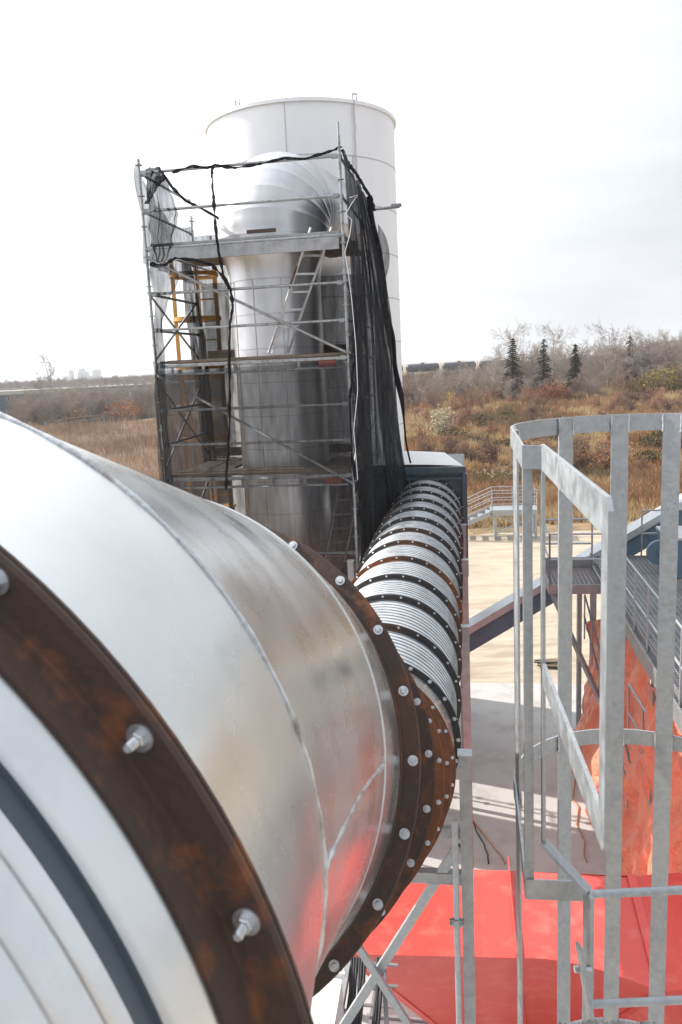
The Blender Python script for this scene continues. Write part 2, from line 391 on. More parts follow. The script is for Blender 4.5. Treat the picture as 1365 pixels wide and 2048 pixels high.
for k, s_ in enumerate(ring_s):
    c = onpipe(s_); fl = flange(c, axd, M['bandrust'])
    o_ = (1.0, 0, 3.8, 6.8, 3.2, 7.1, 5.8)[k] if k < 7 else 7 + k * 5.3
    if k < 1: bolts(c, axd, o_, fl, 1.0)
    else: bolts(c, axd, o_, into=rest, sc=.68)
tag(rest.build('bolts', M['zinc'], duct, ang=30), kind='stuff')
for k in range(len(ring_s) - 1):
    a_, e_ = ring_s[k], ring_s[k + 1]; n_ = 9; b = MB(); prof = [(a_, RI)]; flank_shade = [False]
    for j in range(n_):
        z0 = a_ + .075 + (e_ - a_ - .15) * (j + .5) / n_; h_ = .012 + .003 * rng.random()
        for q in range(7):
            u = (q - 3) / 3; prof.append((z0 + u * .016, RI + h_ * (1 + math.cos(math.pi * u)) / 2)); flank_shade.append(q in (1, 2))  # near flank of each rib takes the painted shade
        prof.append((z0 + .026, RI)); flank_shade.append(False)
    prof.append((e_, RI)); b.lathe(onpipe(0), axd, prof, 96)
    b.mi = [1 if flank_shade[min(f[0] // 96, len(flank_shade) - 1)] else 0 for f in b.f]
    b.build('corrugated_section', [M['corr'], M['rib_shade']], duct, ang=60)

# blue-grey box that the pipe runs into
pe = onpipe(PIPE_END); bu, bv = uv_of(pe)
bx = thing('transfer_box', (pe.x, pe.y, GZ), 'dark blue-grey steel box with white roof at the end of the ribbed pipe', 'steel box')
zt = -2.35; wl, wr = bu - 1.35, bu + .82
b = MB(); b.box(F((wl + wr) / 2, bv + 1.6, (zt - 4.7) / 2), (wr - wl, 3.1, abs(-4.7 - zt))); b.build('housing', M['bluegrey'], bx, smooth=False)
b = MB(); b.box(F((wl + wr) / 2, bv + .02, zt + .02), (wr - wl + .1, .16, .14)); b.box(F((wl + wr) / 2, bv - .005, zt - .16), (wr - wl, .08, .05))
b.box(F(wr + .02, bv + .02, (zt - 4.7) / 2 - .03), (.1, .16, abs(-4.7 - zt) - .08)); b.build('edge_frame', M['bluegrey'], bx, smooth=False)
b = MB(); b.grid(lambda i, j: F(wl + (wr - wl) * i * (1 - .22 * j), bv + .1 + 2.7 * j, zt + .09 + .16 * math.sin(math.pi * min(1, .3 + .7 * i)) * (1 - (2 * j - 1) ** 2 * .6)), 20, 12); b.build('roof', M['white'], bx)
b = MB()
for u_ in (wl + .1, wr - .1):
    for v_ in (bv + .2, bv + 3): b.bar(F(u_, v_, -4.7), F(u_, v_, GZ), .12, .12)
b.build('leg_frame', M['galvd'], bx, smooth=False)

# supports along the right side of the pipe
def support(v_, z_top, lab, u_r, brace=False, w_=.1):
    t = thing('pipe_support', F(u_r, v_, GZ), lab, 'pipe support', 'galvanised supports under the duct')
    for u_ in (u_r, u_r - 1.9):
        b = MB(); b.box(F(u_, v_, (z_top + GZ) / 2 + .05), (w_, w_, z_top - GZ - .1)); b.build('post', M['galvd'], t, smooth=False)
        b = MB(); b.box(F(u_, v_, z_top + .006), (w_ + .02, w_ + .02, .012)); b.build('cap', M['galv'], t, smooth=False)
    zb = onpipe(v_ + .15).z - RO - .08
    b = MB(); b.box(F(u_r - .95, v_, zb), (1.8, .08, .1)); b.build('cross_beam', M['galvd'], t, smooth=False)
    if brace:
        p, q = at(918, 1690, F(u_r, v_).y), at(676, 2070, F(u_r - 1, v_).y + .02); d = q - p
        b = MB(); b.bar(p, p + d * 1.6, .075, .045, RV); b.build('brace', M['galv'], t, smooth=False)
        p, q = at(715, 1890, F(u_r - .8, v_).y - .05), at(838, 2080, F(u_r - .2, v_).y - .05); d = q - p
        b = MB(); b.bar(p - d * .3, p + d * 1.5, .06, .045, RV); b.build('brace', M['galv'], t, smooth=False)
        b = MB(); b.box(F(u_r - .12, v_ + .04, at(905, 1672, 6.1).z), (.24, .06, .09)); b.build('cross_beam', M['galvd'], t, smooth=False)
    return t
p1 = at(930, 1507, 6.1); u1, v1 = uv_of(p1)
support(v1, p1.z, 'nearest galvanised duct support, with crossed braces in front of the red hopper', u1, True, .098)
for (x_, y_, Y_, lb) in ((931, 1253, 9.9, 'second galvanised pipe support post from the braced one'), (930, 1120, 12.9, 'third galvanised pipe support post, level with the black net'), (927, 1050, 15.4, 'farthest galvanised pipe support post, close to the blue-grey box')):
    q = at(x_, y_, Y_); uu, vv = uv_of(q); support(vv, q.z, lb, uu)
# loose scaffold tube standing beside the nearest support
q0, q1 = at(912, 1640, 5.9), at(901, 2048, 5.9); tb = thing('scaffold_tube', (q0.x, q0.y, GZ), 'single upright scaffold tube beside the nearest duct support post', 'scaffold tube')
b = MB(); b.tube((q0.x - .01, q0.y, GZ + .02), (q0.x - .01, q0.y, q0.z), .026, 16); b.build('pole', M['galv'], tb)
qc = at(903, 1845, 5.9); b = MB(); cx = V((q0.x - .01, q0.y, qc.z)); b.tube(cx - ZV * .035, cx + ZV * .035, .036, 14); b.box(cx + RV * .045, (.03, .03, .05)); b.box(cx - RV * .045, (.03, .03, .05)); b.tube(cx + RV * .05 - DV * .04, cx + RV * .05 + DV * .03, .008, 8); b.tube(cx - RV * .05 - DV * .04, cx - RV * .05 + DV * .03, .008, 8)
b.build('coupler', M['galvd'], tb)

# ---------------------------------------------------------------- silo
sc_, sr = V((-.52, 20.4, 0)), 2.2; ztop = at(610, 200, 18.1).z + .08
silo = thing('storage_silo', (sc_.x, sc_.y, GZ), 'tall pale steel storage silo rising behind the scaffold', 'silo')
b = MB(); b.lathe(sc_, ZV, [(GZ, sr), (ztop, sr)], 96); b.build('shell', M['silo'], silo)
b = MB(); b.lathe(sc_, ZV, [(ztop - .07, sr + .001), (ztop - .07, sr + .05), (ztop, sr + .05), (ztop, sr + .001)], 96); b.build('rim', M['silo'], silo)
b = MB(); b.lathe(sc_, ZV, [(ztop - .01, sr), (ztop + .25, .02)], 64); b.build('roof', M['silo'], silo)
b = MB(); step = .985; z = ztop - 1.12
while z > -3.5:
    b.lathe(sc_, ZV, [(z - .012, sr - .005), (z - .012, sr + .006), (z + .012, sr + .006), (z + .012, sr - .005)], 96); z -= step
b.build('ring_seams', M['seam'], silo)
b = MB(); z = ztop; k = 0
for k in range(8):
    z1 = ztop - 1.12 - (k - 1) * step if k else ztop - .08; z0 = ztop - 1.12 - k * step
    for th in (R(-97 + (k % 2) * 38), R(20 + (k % 2) * 30)):
        d = V((math.cos(th), math.sin(th), 0)); b.bar(sc_ + d * (sr + .001) + ZV * z0, sc_ + d * (sr + .001) + ZV * z1, .02, .01, V((-d.y, d.x, 0)))
b.build('upright_seams', M['seam'], silo, smooth=False)
for px_, py_ in ((461, 214), (718, 190)):
    q = at(px_, py_, 18.6); th = math.atan2(q.y - sc_.y, q.x - sc_.x); d = V((math.cos(th), math.sin(th), 0)); e = V((-d.y, d.x, 0)); c = sc_ + d * (sr - .12); b = MB()
    b.bar(c + ZV * (ztop - .1) - e * .05, c + ZV * (ztop + .2) - e * .05, .035, .035); b.bar(c + ZV * (ztop - .1) + e * .06, c + ZV * (ztop + .14) + e * .06, .035, .035); b.bar(c + ZV * (ztop + .18) - e * .07, c + ZV * (ztop + .18) + e * .08, .035, .035)
    b.build('lifting_bracket', M['seam'], silo, smooth=False)
b = MB(); ln = []
for k in range(30):
    t = k / 29; q = at(734 + 7 * t, 196 + 190 * t, 18.1); th = math.atan2(q.y - sc_.y, q.x - sc_.x) + .012 * mn.noise(V((k * .5, 0, 0))); d = V((math.cos(th), math.sin(th), 0)); ln.append(sc_ + d * (sr + .045) + ZV * (ztop + .02 - t * 2.4))
b.poly(ln, .016, 6); b.build('hanging_cable', M['seam'], silo)
b = MB(); q = at(765, 418, 18.0); b.tube(q - RV * .4, q + RV * .37 + ZV * .02, .03, 10); b.box(q + RV * .3 + ZV * .05, (.22, .1, .06)); b.build('outrigger_pipe', M['tube'], silo)

# ---------------------------------------------------------------- clad duct with elbow
dc = at(556, 640, 15.9); dc.z = 0; dr = .86
cl = thing('clad_riser_duct', (dc.x, dc.y, GZ), 'shiny aluminium-clad upright duct with an elbow at its top, inside the scaffold', 'clad duct')
z_e = at(556, 470, 15.9).z; zneck = at(556, 565, 15.9).z
b = MB(); b.lathe(dc, ZV, [(GZ, dr), (zneck, dr)], 72); rise = b.build('riser', M['clad'], cl)
b = MB(); b.lathe(dc, ZV, [(zneck, dr + .004), (zneck + .12, dr + .01), (zneck + .3, dr + .05), (zneck + .55, dr + .125), (z_e - .25, dr + .195), (z_e - .1, dr + .21)], 72); b.build('reducer', M['clad'], cl)
hd = (sc_ - dc); hd.z = 0; hd.normalize(); hd = (hd + V((.22, 0, 0))).normalized(); er = dr + .21; br = .6; b = MB(); fr = []
e0 = V((dc.x, dc.y, z_e - .1)); cc_ = e0 + hd * br
ths = []
for k in range(7): ths += [(k * 15 - .5, er), (k * 15 - .25, er + .002), (k * 15 + .25, er + .002), (k * 15 + .5, er), (k * 15 + 5, er), (k * 15 + 10, er)]
for th, rr in ths:
    if th > 91: continue
    n = (ZV * math.cos(R(th)) + hd * math.sin(R(th))); c = cc_ + (-hd * math.cos(R(th)) + ZV * math.sin(R(th))) * br; a = hd.cross(ZV).normalized(); fr.append((c, a, a.cross(n), rr))
b.rings(fr, 72); b.tube(fr[-1][0], fr[-1][0] + hd * 2.2, er, 72); b.build('elbow', M['clad'], cl, ang=50)
b = MB(); z = zneck - .0
while z > GZ + .5:
    b.lathe(dc, ZV, [(z - .007, dr - .01), (z - .007, dr + .006), (z + .007, dr + .006), (z + .007, dr - .01)], 72); z -= .62
b.build('cladding_bands', mat('band_dark', (.42, .41, .40), .4, .8), cl)
b = MB()
for k in range(4):
    th = R(-150 + k * 31 + (k % 3) * 4); d = V((math.cos(th), math.sin(th), 0)); b.bar(dc + d * (dr + .001) + ZV * (GZ + .5), dc + d * (dr + .001) + ZV * zneck, .014, .012, V((-d.y, d.x, 0)))
b.build('cladding_laps', mat('lap_dark', (.40, .39, .38), .4, .8), cl, smooth=False)

# ---------------------------------------------------------------- scaffold
fR = at(697, 715, 14.0); fL = at(311, 715, 14.55); fR.z = fL.z = 0
dep = DV * 2.6; rR = fR + dep; rL = fL + dep; mL = fL + DV * 1.3
ftop = at(681, 298, 14.0).z
scf = thing('scaffold', (fR.x - 1.5, fR.y, GZ), 'grey tube scaffold tower with planked decks built round the shiny riser duct', 'scaffold')
ZL = [2.13, .13, -1.9, -3.9, -5.9]
def post(p, top):
    b = MB(); b.tube(p + ZV * GZ, p + ZV * top, .026, 10)
    zz = GZ + .3
    while zz < top:
        b.lathe(p + ZV * zz, ZV, [(-.006, .026), (-.006, .06), (.006, .06), (.006, .026)], 10); zz += .5
    b.build('standard', M['tube'], scf)
post(fR, ftop + .2); post(fL, at(289, 318, 14.55).z); post(rR, 2.75); post(rL, 3.1); post(rL + DV * 1.2, 2.9); post(rR + DV * 1.2, 2.7)
b = MB(); b.tube(fR + ZV * (ftop + .2), fR + ZV * (ftop + .42), .02, 10); b.build('standard', M['galv'], scf)
def ledger(p, q, nm='ledger', r=.024, clamp=True):
    b = MB(); b.tube(p, q, r, 10)
    if clamp:
        d = (q - p).normalized()
        for c, sg in ((p, 1), (q, -1)): b.bar(c + d * sg * .04, c + d * sg * .13, .05, .07)
    b.build(nm, M['tube'], scf)
for zl in ZL:
    for dz in (.0, .62, 1.24):
        if zl < -3 and dz: continue
        ledger(fL + ZV * (zl + dz), fR + ZV * (zl + dz))
        ledger(fR + ZV * (zl + dz), rR + ZV * (zl + dz)); ledger(fL + ZV * (zl + dz), rL + ZV * (zl + dz))
        ledger(rR + ZV * (zl + dz), rR + DV * 1.2 + ZV * (zl + dz))
    if zl < 3: ledger(rL + ZV * zl, rL + DV * 1.2 + ZV * zl)
ledger(fL + ZV * -3.27, fR + ZV * -3.3)
off = -DV * .03
for za, zb in ((1.98, .2), (-.02, -2.05), (-2.05, -4.0)):
    ledger(fL + off + ZV * za, fR + off + ZV * zb, 'brace', .024, False)
for k, (za, zb) in enumerate(((1.4, .2), (.2, 1.4), (-.1, -1.7), (-1.8, -.2), (-2.2, -3.6), (-3.8, -2.2))):
    ledger(fL - RV * .03 + ZV * za, rL - RV * .03 + ZV * zb, 'brace', .022, False); ledger(fR + RV * .03 + ZV * zb, rR + RV * .03 + ZV * za, 'brace', .022, False)
ledger(fR - RV * .04 + ZV * .05, rR + DV * 1.1 - RV * .04 + ZV * 1.9, 'brace', .022, False)
RL = (fR - fL); WID = RL.length; RX = RL.normalized(); FYv = V((-RX.y, RX.x, 0))
for i, zl in enumerate(ZL[:3]):
    # front truss / fascia and the decking
    b = MB()
    if i == 0:
        b.box((fL + fR) / 2 + ZV * (zl - .12), (WID - .14, .05, .2), (RX, FYv, ZV)); b.build('fascia', M['plank'], scf, smooth=False)
    else:
        for dz in (-.02, -.16): b.tube(fL + RX * .1 + ZV * (zl + dz), fR - RX * .1 + ZV * (zl + dz), .022, 10)
        for k in range(6): b.bar(fL + RX * (.3 + k * (WID - .6) / 5) + ZV * (zl - .16), fL + RX * (.3 + k * (WID - .6) / 5) + ZV * (zl - .02), .05, .012)
        b.build('truss_ledger', M['tube'], scf)
        b = MB(); b.box(fR - RX * .36 + ZV * (zl - .09) - FYv * .03, (.3, .02, .1), (RX, FYv, ZV)); b.build('red_clamp', M['redclamp'], scf, smooth=False)
    # boards: left wing, front strip, right wing (the duct stands in the middle)
    for k in range(3):
        b = MB(); b.box((fL + fR) / 2 + FYv * (.17 + k * .235) + ZV * (zl + .06 + .012 * (k % 2)), (WID - .12 - .1 * (k % 2), .225, .045), (RX, FYv, ZV)); b.build('plank', M['plank'] if i == 0 else M['wood'], scf, smooth=False)
    for k in range(4):
        b = MB(); b.box(rL + RX * (.17 + k * .235) - DV * .75 + ZV * (zl + .03 + .01 * (k % 2)), (.225, 2.0, .045)); b.build('plank', M['wood'], scf, smooth=False)
    for k in range(3):
        b = MB(); b.box(rR - RX * (.17 + k * .235) - DV * .75 + ZV * (zl + .03 + .01 * (k % 2)), (.225, 2.0, .045)); b.build('plank', M['wood'], scf, smooth=False)
    b = MB(); b.box((rL + rR) / 2 + FYv * .12 + ZV * (zl + .2), (WID - .2, .035, .18), (RX, FYv, ZV)); b.build('toe_board', M['wood'], scf, smooth=False)
b = MB(); b.box(at(523, 462, 14.2), (.5, .03, .06), (RX, FYv, ZV)); b.build('plate_tag', M['stick'], scf, smooth=False)

def ladder(p, q, wid, label, side, m=M['alu'], steps=.3):
    t = thing('ladder', p, label, 'ladder'); d = (q - p); n = int(d.length / steps)
    for sg in (-.5, .5):
        b = MB(); b.bar(p + side * wid * sg, q + side * wid * sg, .028, .075, side); b.build('side_rail', m, t, smooth=False)
    for k in range(n):
        c = p + d * ((k + .5) / n); b = MB(); b.bar(c - side * wid * .48, c + side * wid * .48, .035, .035); b.build('rung', m, t, smooth=False)
    return t
lp, lq = at(557, 705, 14.9), at(643, 455, 14.35)
sv = (RX * .93 + FYv * .36).normalized()
lad = ladder(lp, lq, .36, 'aluminium ladder with a dark sticker leaning up to the top scaffold deck', sv)
sp_ = lp.lerp(lq, .62) - sv * .195; ld = (lq - lp).normalized(); b = MB(); b.bar(sp_ - ld * .2, sp_ + ld * .2, .012, .1, sv); st = b.build('sticker', M['stick'], lad, smooth=False)
tcv = bpy.data.curves.new('sticker_lettering', 'FONT'); tcv.body = 'OUTNER'; tcv.size = .085; tcv.align_x = 'CENTER'; tcv.align_y = 'CENTER'; tcv.extrude = .001
to = bpy.data.objects.new('sticker_lettering', tcv); COL.objects.link(to); tcv.materials.append(M['stickt'])
nrm = -sv; xx = -ld; yy = nrm.cross(xx); pz = sp_ - sv * .009
bpy.context.view_layer.update(); _me = bpy.data.meshes.new_from_object(to.evaluated_get(bpy.context.evaluated_depsgraph_get())); bpy.data.objects.remove(to); to = bpy.data.objects.new('sticker_lettering', _me); COL.objects.link(to)
to.parent = st; to.matrix_world = Matrix(((xx.x, yy.x, nrm.x, pz.x), (xx.y, yy.y, nrm.y, pz.y), (xx.z, yy.z, nrm.z, pz.z + H), (0, 0, 0, 1)))
ladder(at(668, 1125, 15.4), at(697, 985, 14.9), .4, 'lower ladder standing on the lowest visible scaffold deck beside the net', sv, M['tube'])

# ---------------------------------------------------------------- nets
def net(name, label, sheets, m):
    t = MB()
    for fn, nu, nv in sheets: t.grid(fn, nu, nv)
    o = t.build(name, m, None, ang=80); tag(o, label, 'debris net', None); return o
def fold(i, j, k, a, seed): return a * (math.sin(i * k * 6.283 + 1.3 * mn.noise(V((i * 3, j * 2.2, seed))) * 2) * .6 + mn.noise(V((i * 5, j * 3, seed + 7))))
# right side
rT = rR + DV * .25
def rs(i, j, o_=0, seed=1):
    # i along the side (front to rear), j from top to bottom
    top = V((fR.x + .05, fR.y, ftop)).lerp(V((rT.x, rT.y, at(742, 392, rT.y).z)), i); top.z -= .05 * math.sin(math.pi * i) + .07 * mn.noise(V((i * 9, 0, seed)))
    bot = (fR + RV * .12).lerp(rT + DV * .6 + RV * .78, i); bot.z = -3.9
    p = top.lerp(bot, j); p += RV * (fold(i, j, 5, .065, seed) + .04 + o_) * (.35 + .65 * math.sin(math.pi * min(1, j * 1.2 + .05))) + DV * fold(i, j, 3, .05, seed + 3)
    return p
def rs2(i, j): 
    ii = .52 + i * .5; return rs(ii, j, .09 + .08 * math.sin(j * 7), 5) + DV * .05
net('debris_net', 'black debris net hung down the right side of the scaffold above the ribbed pipe', [(rs, 70, 60)], M['net'])
net('debris_net', 'second dark layer of debris net bunched at the rear right corner of the scaffold', [(rs2, 40, 60)], M['net'])
b = MB(); ln = []; rr_ = []
for k in range(60):
    t = k / 59; p = rT.lerp(rT + DV * .6 + RV * .62, t); p.z = 3.25 - 5.4 * t; ln.append(p + RV * (.14 + .06 * mn.noise(V((t * 6, 2, 0)))) + DV * .05 * mn.noise(V((t * 5, 9, 0)))); rr_.append(.02 + .06 * math.sin(math.pi * min(1, t * 1.1 + .1)) ** .6 * (1 + .5 * mn.noise(V((t * 9, 0, 4)))))
b.poly(ln, rr_, 12); o = b.build('bunched_net', M['netdense'], None, ang=80); tag(o, 'thick black bunched net hanging straight down in front of the silo right of the scaffold', 'debris net')
def flap(i, j):
    p0 = at(757, 450, 16.6); p1 = at(752, 612, 16.6); c = p0.lerp(p1, j); out = RV * (.24 * math.sin(math.pi * j ** .8) * i) ; return c + out - DV * (.08 * math.sin(i * 9 + j * 5)) + ZV * .05 * mn.noise(V((i * 4, j * 5, 1)))
net('net_flap', 'thin loop of net blowing out to the right against the silo', [(flap, 16, 24)], M['netthin'])
# cord hanging in the right net
b = MB(); ln = []
for (x_, y_) in ((700, 395), (716, 390), (705, 405), (692, 428), (704, 440), (700, 470), (690, 505), (697, 545), (704, 600), (712, 690), (716, 780), (708, 860), (716, 960)): ln.append(at(x_, y_, 13.9))
b.poly(ln, .007, 6); tag(b.build('cord', M['white']), 'pale thin cord hanging down the front edge of the right-hand net', 'cord')
# left: gauzy sheets
def lsheet(i, j):
    top = (fL + ZV * at(289, 322, 14.55).z).lerp(rL + DV * .2 + ZV * 2.95, i); top.z -= .42 * math.sin(math.pi * i)
    bot = fL.lerp(rL, i); bot.z = 1.9 - .15 * i
    p = top.lerp(bot, j); return p - RX * (.06 + fold(i, j, 4, .05, 11)) + DV * fold(i, j, 2, .04, 12)
net('debris_net', 'thin grey net sheet along the upper left side of the scaffold', [(lsheet, 50, 24)], M['netthin'])
def lhang(pts, wid, amp, seed, nf=3):
    # a hanging curtain whose width follows the list (x, y, half-width in metres)
    def fn(i, j):
        k = j * (len(pts) - 1); a = min(int(k), len(pts) - 2); f = k - a
        x0, y0, w0, Y0 = pts[a]; x1, y1, w1, Y1 = pts[a + 1]
        c = at(x0 + (x1 - x0) * f, y0 + (y1 - y0) * f, Y0 + (Y1 - Y0) * f); w_ = w0 + (w1 - w0) * f
        return c + RX * (i - .5) * 2 * w_ + DV * (amp * math.sin(i * nf * 6.283 + 2 * mn.noise(V((i * 2, j * 4, seed)))) * min(1, w_ * 4)) + RX * .05 * mn.noise(V((i * 3, j * 9, seed + 2)))
    return fn
Yl = 14.5
net('debris_net', 'gathered grey net hanging inside the upper left corner post of the scaffold', [(lhang([(318, 352, .08, Yl), (322, 395, .22, Yl), (328, 430, .26, Yl), (325, 470, .22, Yl), (322, 505, .16, Yl), (318, 535, .10, Yl)], 0, .07, 3, 4), 30, 40)], M['netthin'])
net('debris_net', 'tied net falling in a narrow tail beside the left corner post', [(lhang([(322, 530, .2, Yl), (330, 555, .25, Yl), (325, 600, .13, Yl), (318, 640, .09, Yl), (319, 720, .09, Yl), (322, 800, .10, Yl), (327, 880, .12, Yl), (333, 960, .12, Yl), (338, 1010, .14, Yl)], 0, .05, 6, 3), 24, 70)], M['netthin'])
net('debris_net', 'black net knot bunched at the upper left corner of the scaffold', [(lhang([(304, 335, .12, Yl), (312, 350, .17, Yl), (308, 370, .13, Yl), (300, 392, .05, Yl), (294, 408, .04, Yl)], 0, .1, 21, 2), 18, 24)], M['netdense'])
net('debris_net', 'dark strip of net hanging down behind the yellow ladder tower', [(lhang([(372, 515, .1, 16.9), (380, 580, .14, 16.9), (394, 680, .17, 16.9), (408, 780, .16, 16.9), (415, 880, .15, 16.9), (425, 960, .16, 16.9)], 0, .08, 31, 3), 20, 50)], M['net'])
net('debris_net', 'brownish shade net across the back of the scaffold left of the riser duct', [(lhang([(422, 470, .36, 17.6), (424, 560, .36, 17.6), (428, 660, .36, 17.6), (436, 780, .34, 17.6), (446, 900, .32, 17.6)], 0, .04, 41, 5), 30, 30)], M['netthin'])
def lowside(i, j):
    top = fL.lerp(rL, i); p = top + ZV * (.2 - 5.0 * j) - RX * (.05 + fold(i, j, 4, .04, 17)); return p
net('debris_net', 'see-through net down the lower left side of the scaffold', [(lowside, 40, 30)], M['netthin'])
def backsheet(i, j):
    p = (rL + DV * .3).lerp(rR + DV * .3, i) + ZV * (1.8 - 6.4 * j) - FYv * fold(i, j, 5, .06, 61); return p
net('debris_net', 'shade net across the back of the scaffold behind the riser duct', [(backsheet, 60, 40)], M['netthin'])
def rfront(i, j):
    p = (fR + RV * .05).lerp(fR + RV * .22 + DV * .5, i) + ZV * (1.2 - 5.2 * j) + RV * fold(i, j, 2, .04, 71); return p
net('debris_net', 'wavy dark net edge just right of the right front post', [(rfront, 20, 50)], M['netthin'])
def lowfront(i, j):
    p = fL.lerp(fR, .02 + .97 * i) + ZV * (.05 - 5.6 * j) - FYv * (.07 + fold(i, j, 3, .05, 23)); return p
net('debris_net', 'see-through net over the lower front of the scaffold', [(lowfront, 50, 30)], net_mat('debris_net_sheer', .42, (.055, .058, .062)))
def band(pts, r0, label, m=M['netdense'], Y=14.3, nm='net_rope', seed=0):
    b = MB(); P = []; r = []
    for k in range(len(pts) - 1):
        for q in range(8):
            t = q / 8; x_ = pts[k][0] + (pts[k + 1][0] - pts[k][0]) * t; y_ = pts[k][1] + (pts[k + 1][1] - pts[k][1]) * t
            P.append(at(x_ + 1.6 * mn.noise(V((k * 3 + t * 3, seed, 0))), y_, Y)); r.append(r0 * (1 + 1.3 * mn.noise(V((k * 2 + t * 2.5, seed, 5)))))
    b.poly(P, r, 8); return tag(b.build(nm, m, None, ang=80), label, 'net rope')
band([(426, 330), (424, 352), (428, 400), (431, 450), (437, 500), (446, 545), (462, 580), (466, 610), (460, 655), (459, 720), (460, 800), (458, 880), (454, 940), (452, 985)], .022, 'twisted black net rope hanging down in front of the riser duct', Y=14.15)
band([(300, 528), (330, 530), (350, 516), (390, 520), (425, 530), (445, 552), (462, 582)], .024, 'black net rope swagged across below the top deck on the left', Y=14.2, seed=4)
band([(345, 345), (385, 332), (415, 336), (430, 330), (470, 336), (520, 328), (570, 316), (610, 318), (650, 306), (680, 296)], .021, 'black net rolled along the top front rail of the scaffold', Y=14.05, seed=8)
band([(318, 335), (345, 375), (372, 402), (400, 415), (430, 432), (448, 445)], .024, 'dark rolled net edge along the upper left rail going back to the silo', Y=15.5, seed=12)
band([(712, 985), (704, 900), (700, 800), (706, 740), (716, 700)], .02, 'dark net cord tied to the right front post below the middle deck', Y=13.95, seed=14)
band([(684, 300), (698, 330), (712, 346), (724, 366), (736, 386), (744, 398), (750, 425)], .03, 'black rolled top edge of the right-hand net', Y=15.4, seed=15)

# ---------------------------------------------------------------- yellow ladder tower behind the scaffold
yc = at(395, 700, 17.6); yc.z = 0
yt = thing('yellow_ladder', (yc.x, yc.y, GZ), 'yellow caged access ladder tower standing behind the left of the scaffold', 'caged ladder')
ztp = at(380, 498, 17.6).z
for sg, w_ in ((-.42, .07), (.1, .09), (.5, .07)):
    b = MB(); b.box(yc + RV * sg + ZV * ((ztp + GZ) / 2), (w_, .06, ztp - GZ)); b.build('side_rail', M['yellow'], yt, smooth=False)
z = GZ + .3; k = 0
while z < ztp - .1:
    b = MB(); b.box(yc + RV * .3 + ZV * z, (.4, .03, .035)); b.build('rung', M['yellow'], yt, smooth=False); z += .42
for zz in (2.0, 1.1, .1, -1.4, -3.0):
    b = MB(); b.lathe(yc + RV * .05 + ZV * zz, ZV, [(-.04, .5), (-.04, .512), (.04, .512), (.04, .5)], 24, close=True); b.build('cage_hoop', M['yellow'], yt)
b = MB(); b.bar(yc - RV * .4 + ZV * -.1, yc - RV * .05 + ZV * -2.2, .08, .05); b.box(yc - RV * .02 + ZV * -3.0, (1.0, .9, .06)); b.box(yc + RV * .05 + ZV * -.1, (1.0, .1, .12)); b.build('landing', M['yellow'], yt, smooth=False)

# ---------------------------------------------------------------- ladder safety cage on the right
cage = thing('safety_cage', (1.0, 2.5, -1.9), 'galvanised flat-bar ladder safety cage close on the right', 'ladder cage')
ZT = -.231; BW = .063; TH = .007
cc2 = V((1.012, 2.615, 0)); cr2 = .437
cornL, cornR, nearE = onz(1047, 891, ZT), onz(1086, 891, ZT), onz(1223, 1003, ZT)
def hoop_pts(z, a0=176, a1=-40):
    return [V((cc2.x + cr2 * math.cos(R(t)), cc2.y + cr2 * math.sin(R(t)), z)) for t in np.linspace(a0, a1, 56)]
def strip(b, pts, h=BW, th=TH):
    # a flat bar on edge following pts (top edge given)
    n = len(pts); vs = []
    for k in range(n):
        d = pts[min(k + 1, n - 1)] - pts[max(k - 1, 0)]; d.z = 0; d.normalize(); s_ = V((-d.y, d.x, 0)) * th / 2
        for q in (-s_, s_):
            vs += [pts[k] + q, pts[k] + q - ZV * h]
    fs = []
    for k in range(n - 1):
        a = k * 4; c = a + 4
        fs += [(a, c, c + 1, a + 1), (a + 2, a + 3, c + 3, c + 2), (a, a + 2, c + 2, c), (a + 1, c + 1, c + 3, a + 3)]
    fs += [(0, 1, 3, 2), ((n - 1) * 4, (n - 1) * 4 + 2, (n - 1) * 4 + 3, (n - 1) * 4 + 1)]
    b.add(vs, fs); return b
for z_ in (ZT, ZT - 1.27, ZT - 2.62):
    b = MB(); hp = hoop_pts(z_)
    strip(b, [V((cornL.x, cornL.y, z_))] + hp); b.build('hoop', M['galv'], cage, ang=25)
    b = MB(); strip(b, [V((cornL.x - .001, cornL.y - .004, z_ + .001)), V(((.655 if z_ < ZT - .1 else cornR.x), cornR.y - .004, z_ + .001))]); b.build('front_plate', M['galv'], cage, smooth=False)
def vbar(p, tang, ztop_, zbot, wd=BW, th=TH):
    b = MB(); n = V((-tang.y, tang.x, 0)); b.box(V((p.x, p.y, (ztop_ + zbot) / 2)), (wd, th, ztop_ - zbot), (tang, n, ZV)); up_ = b.build('upright_bar', M['galv'], cage, smooth=False)
    for zz in (ZT, ZT - 1.27):
        if zz - BW < zbot or wd < .05: continue
        for sg in (-1, 1):
            q = V((p.x, p.y, 0)) + tang * (sg * wd / 2) + n * .004; wb = MB(); wb.poly([q + ZV * (zz - .004 - BW * f_) + tang * (.003 * mn.noise(V((f_ * 9, p.x * 50, sg)))) for f_ in np.linspace(0, 1, 9)], [.0035 + .002 * mn.noise(V((f_ * 11, p.x * 40, sg))) for f_ in range(9)], 6); wb.build('weld_bead', M['weld'], up_)
for px_ in (1129, 1240, 1345):
    # angle on the hoop where this bar is seen
    best = min(np.linspace(10, 170, 400), key=lambda t: abs((lambda q: 682.5 + FPX * q.dot(RT) / q.dot(FW))(V((cc2.x + cr2 * math.cos(R(t)), cc2.y + cr2 * math.sin(R(t)), ZT - .03))) - px_))
    t = R(best); r_ = cr2 - TH; vbar(V((cc2.x + r_ * math.cos(t), cc2.y + r_ * math.sin(t), 0)), V((-math.sin(t), math.cos(t), 0)), ZT - .002, -3.2)
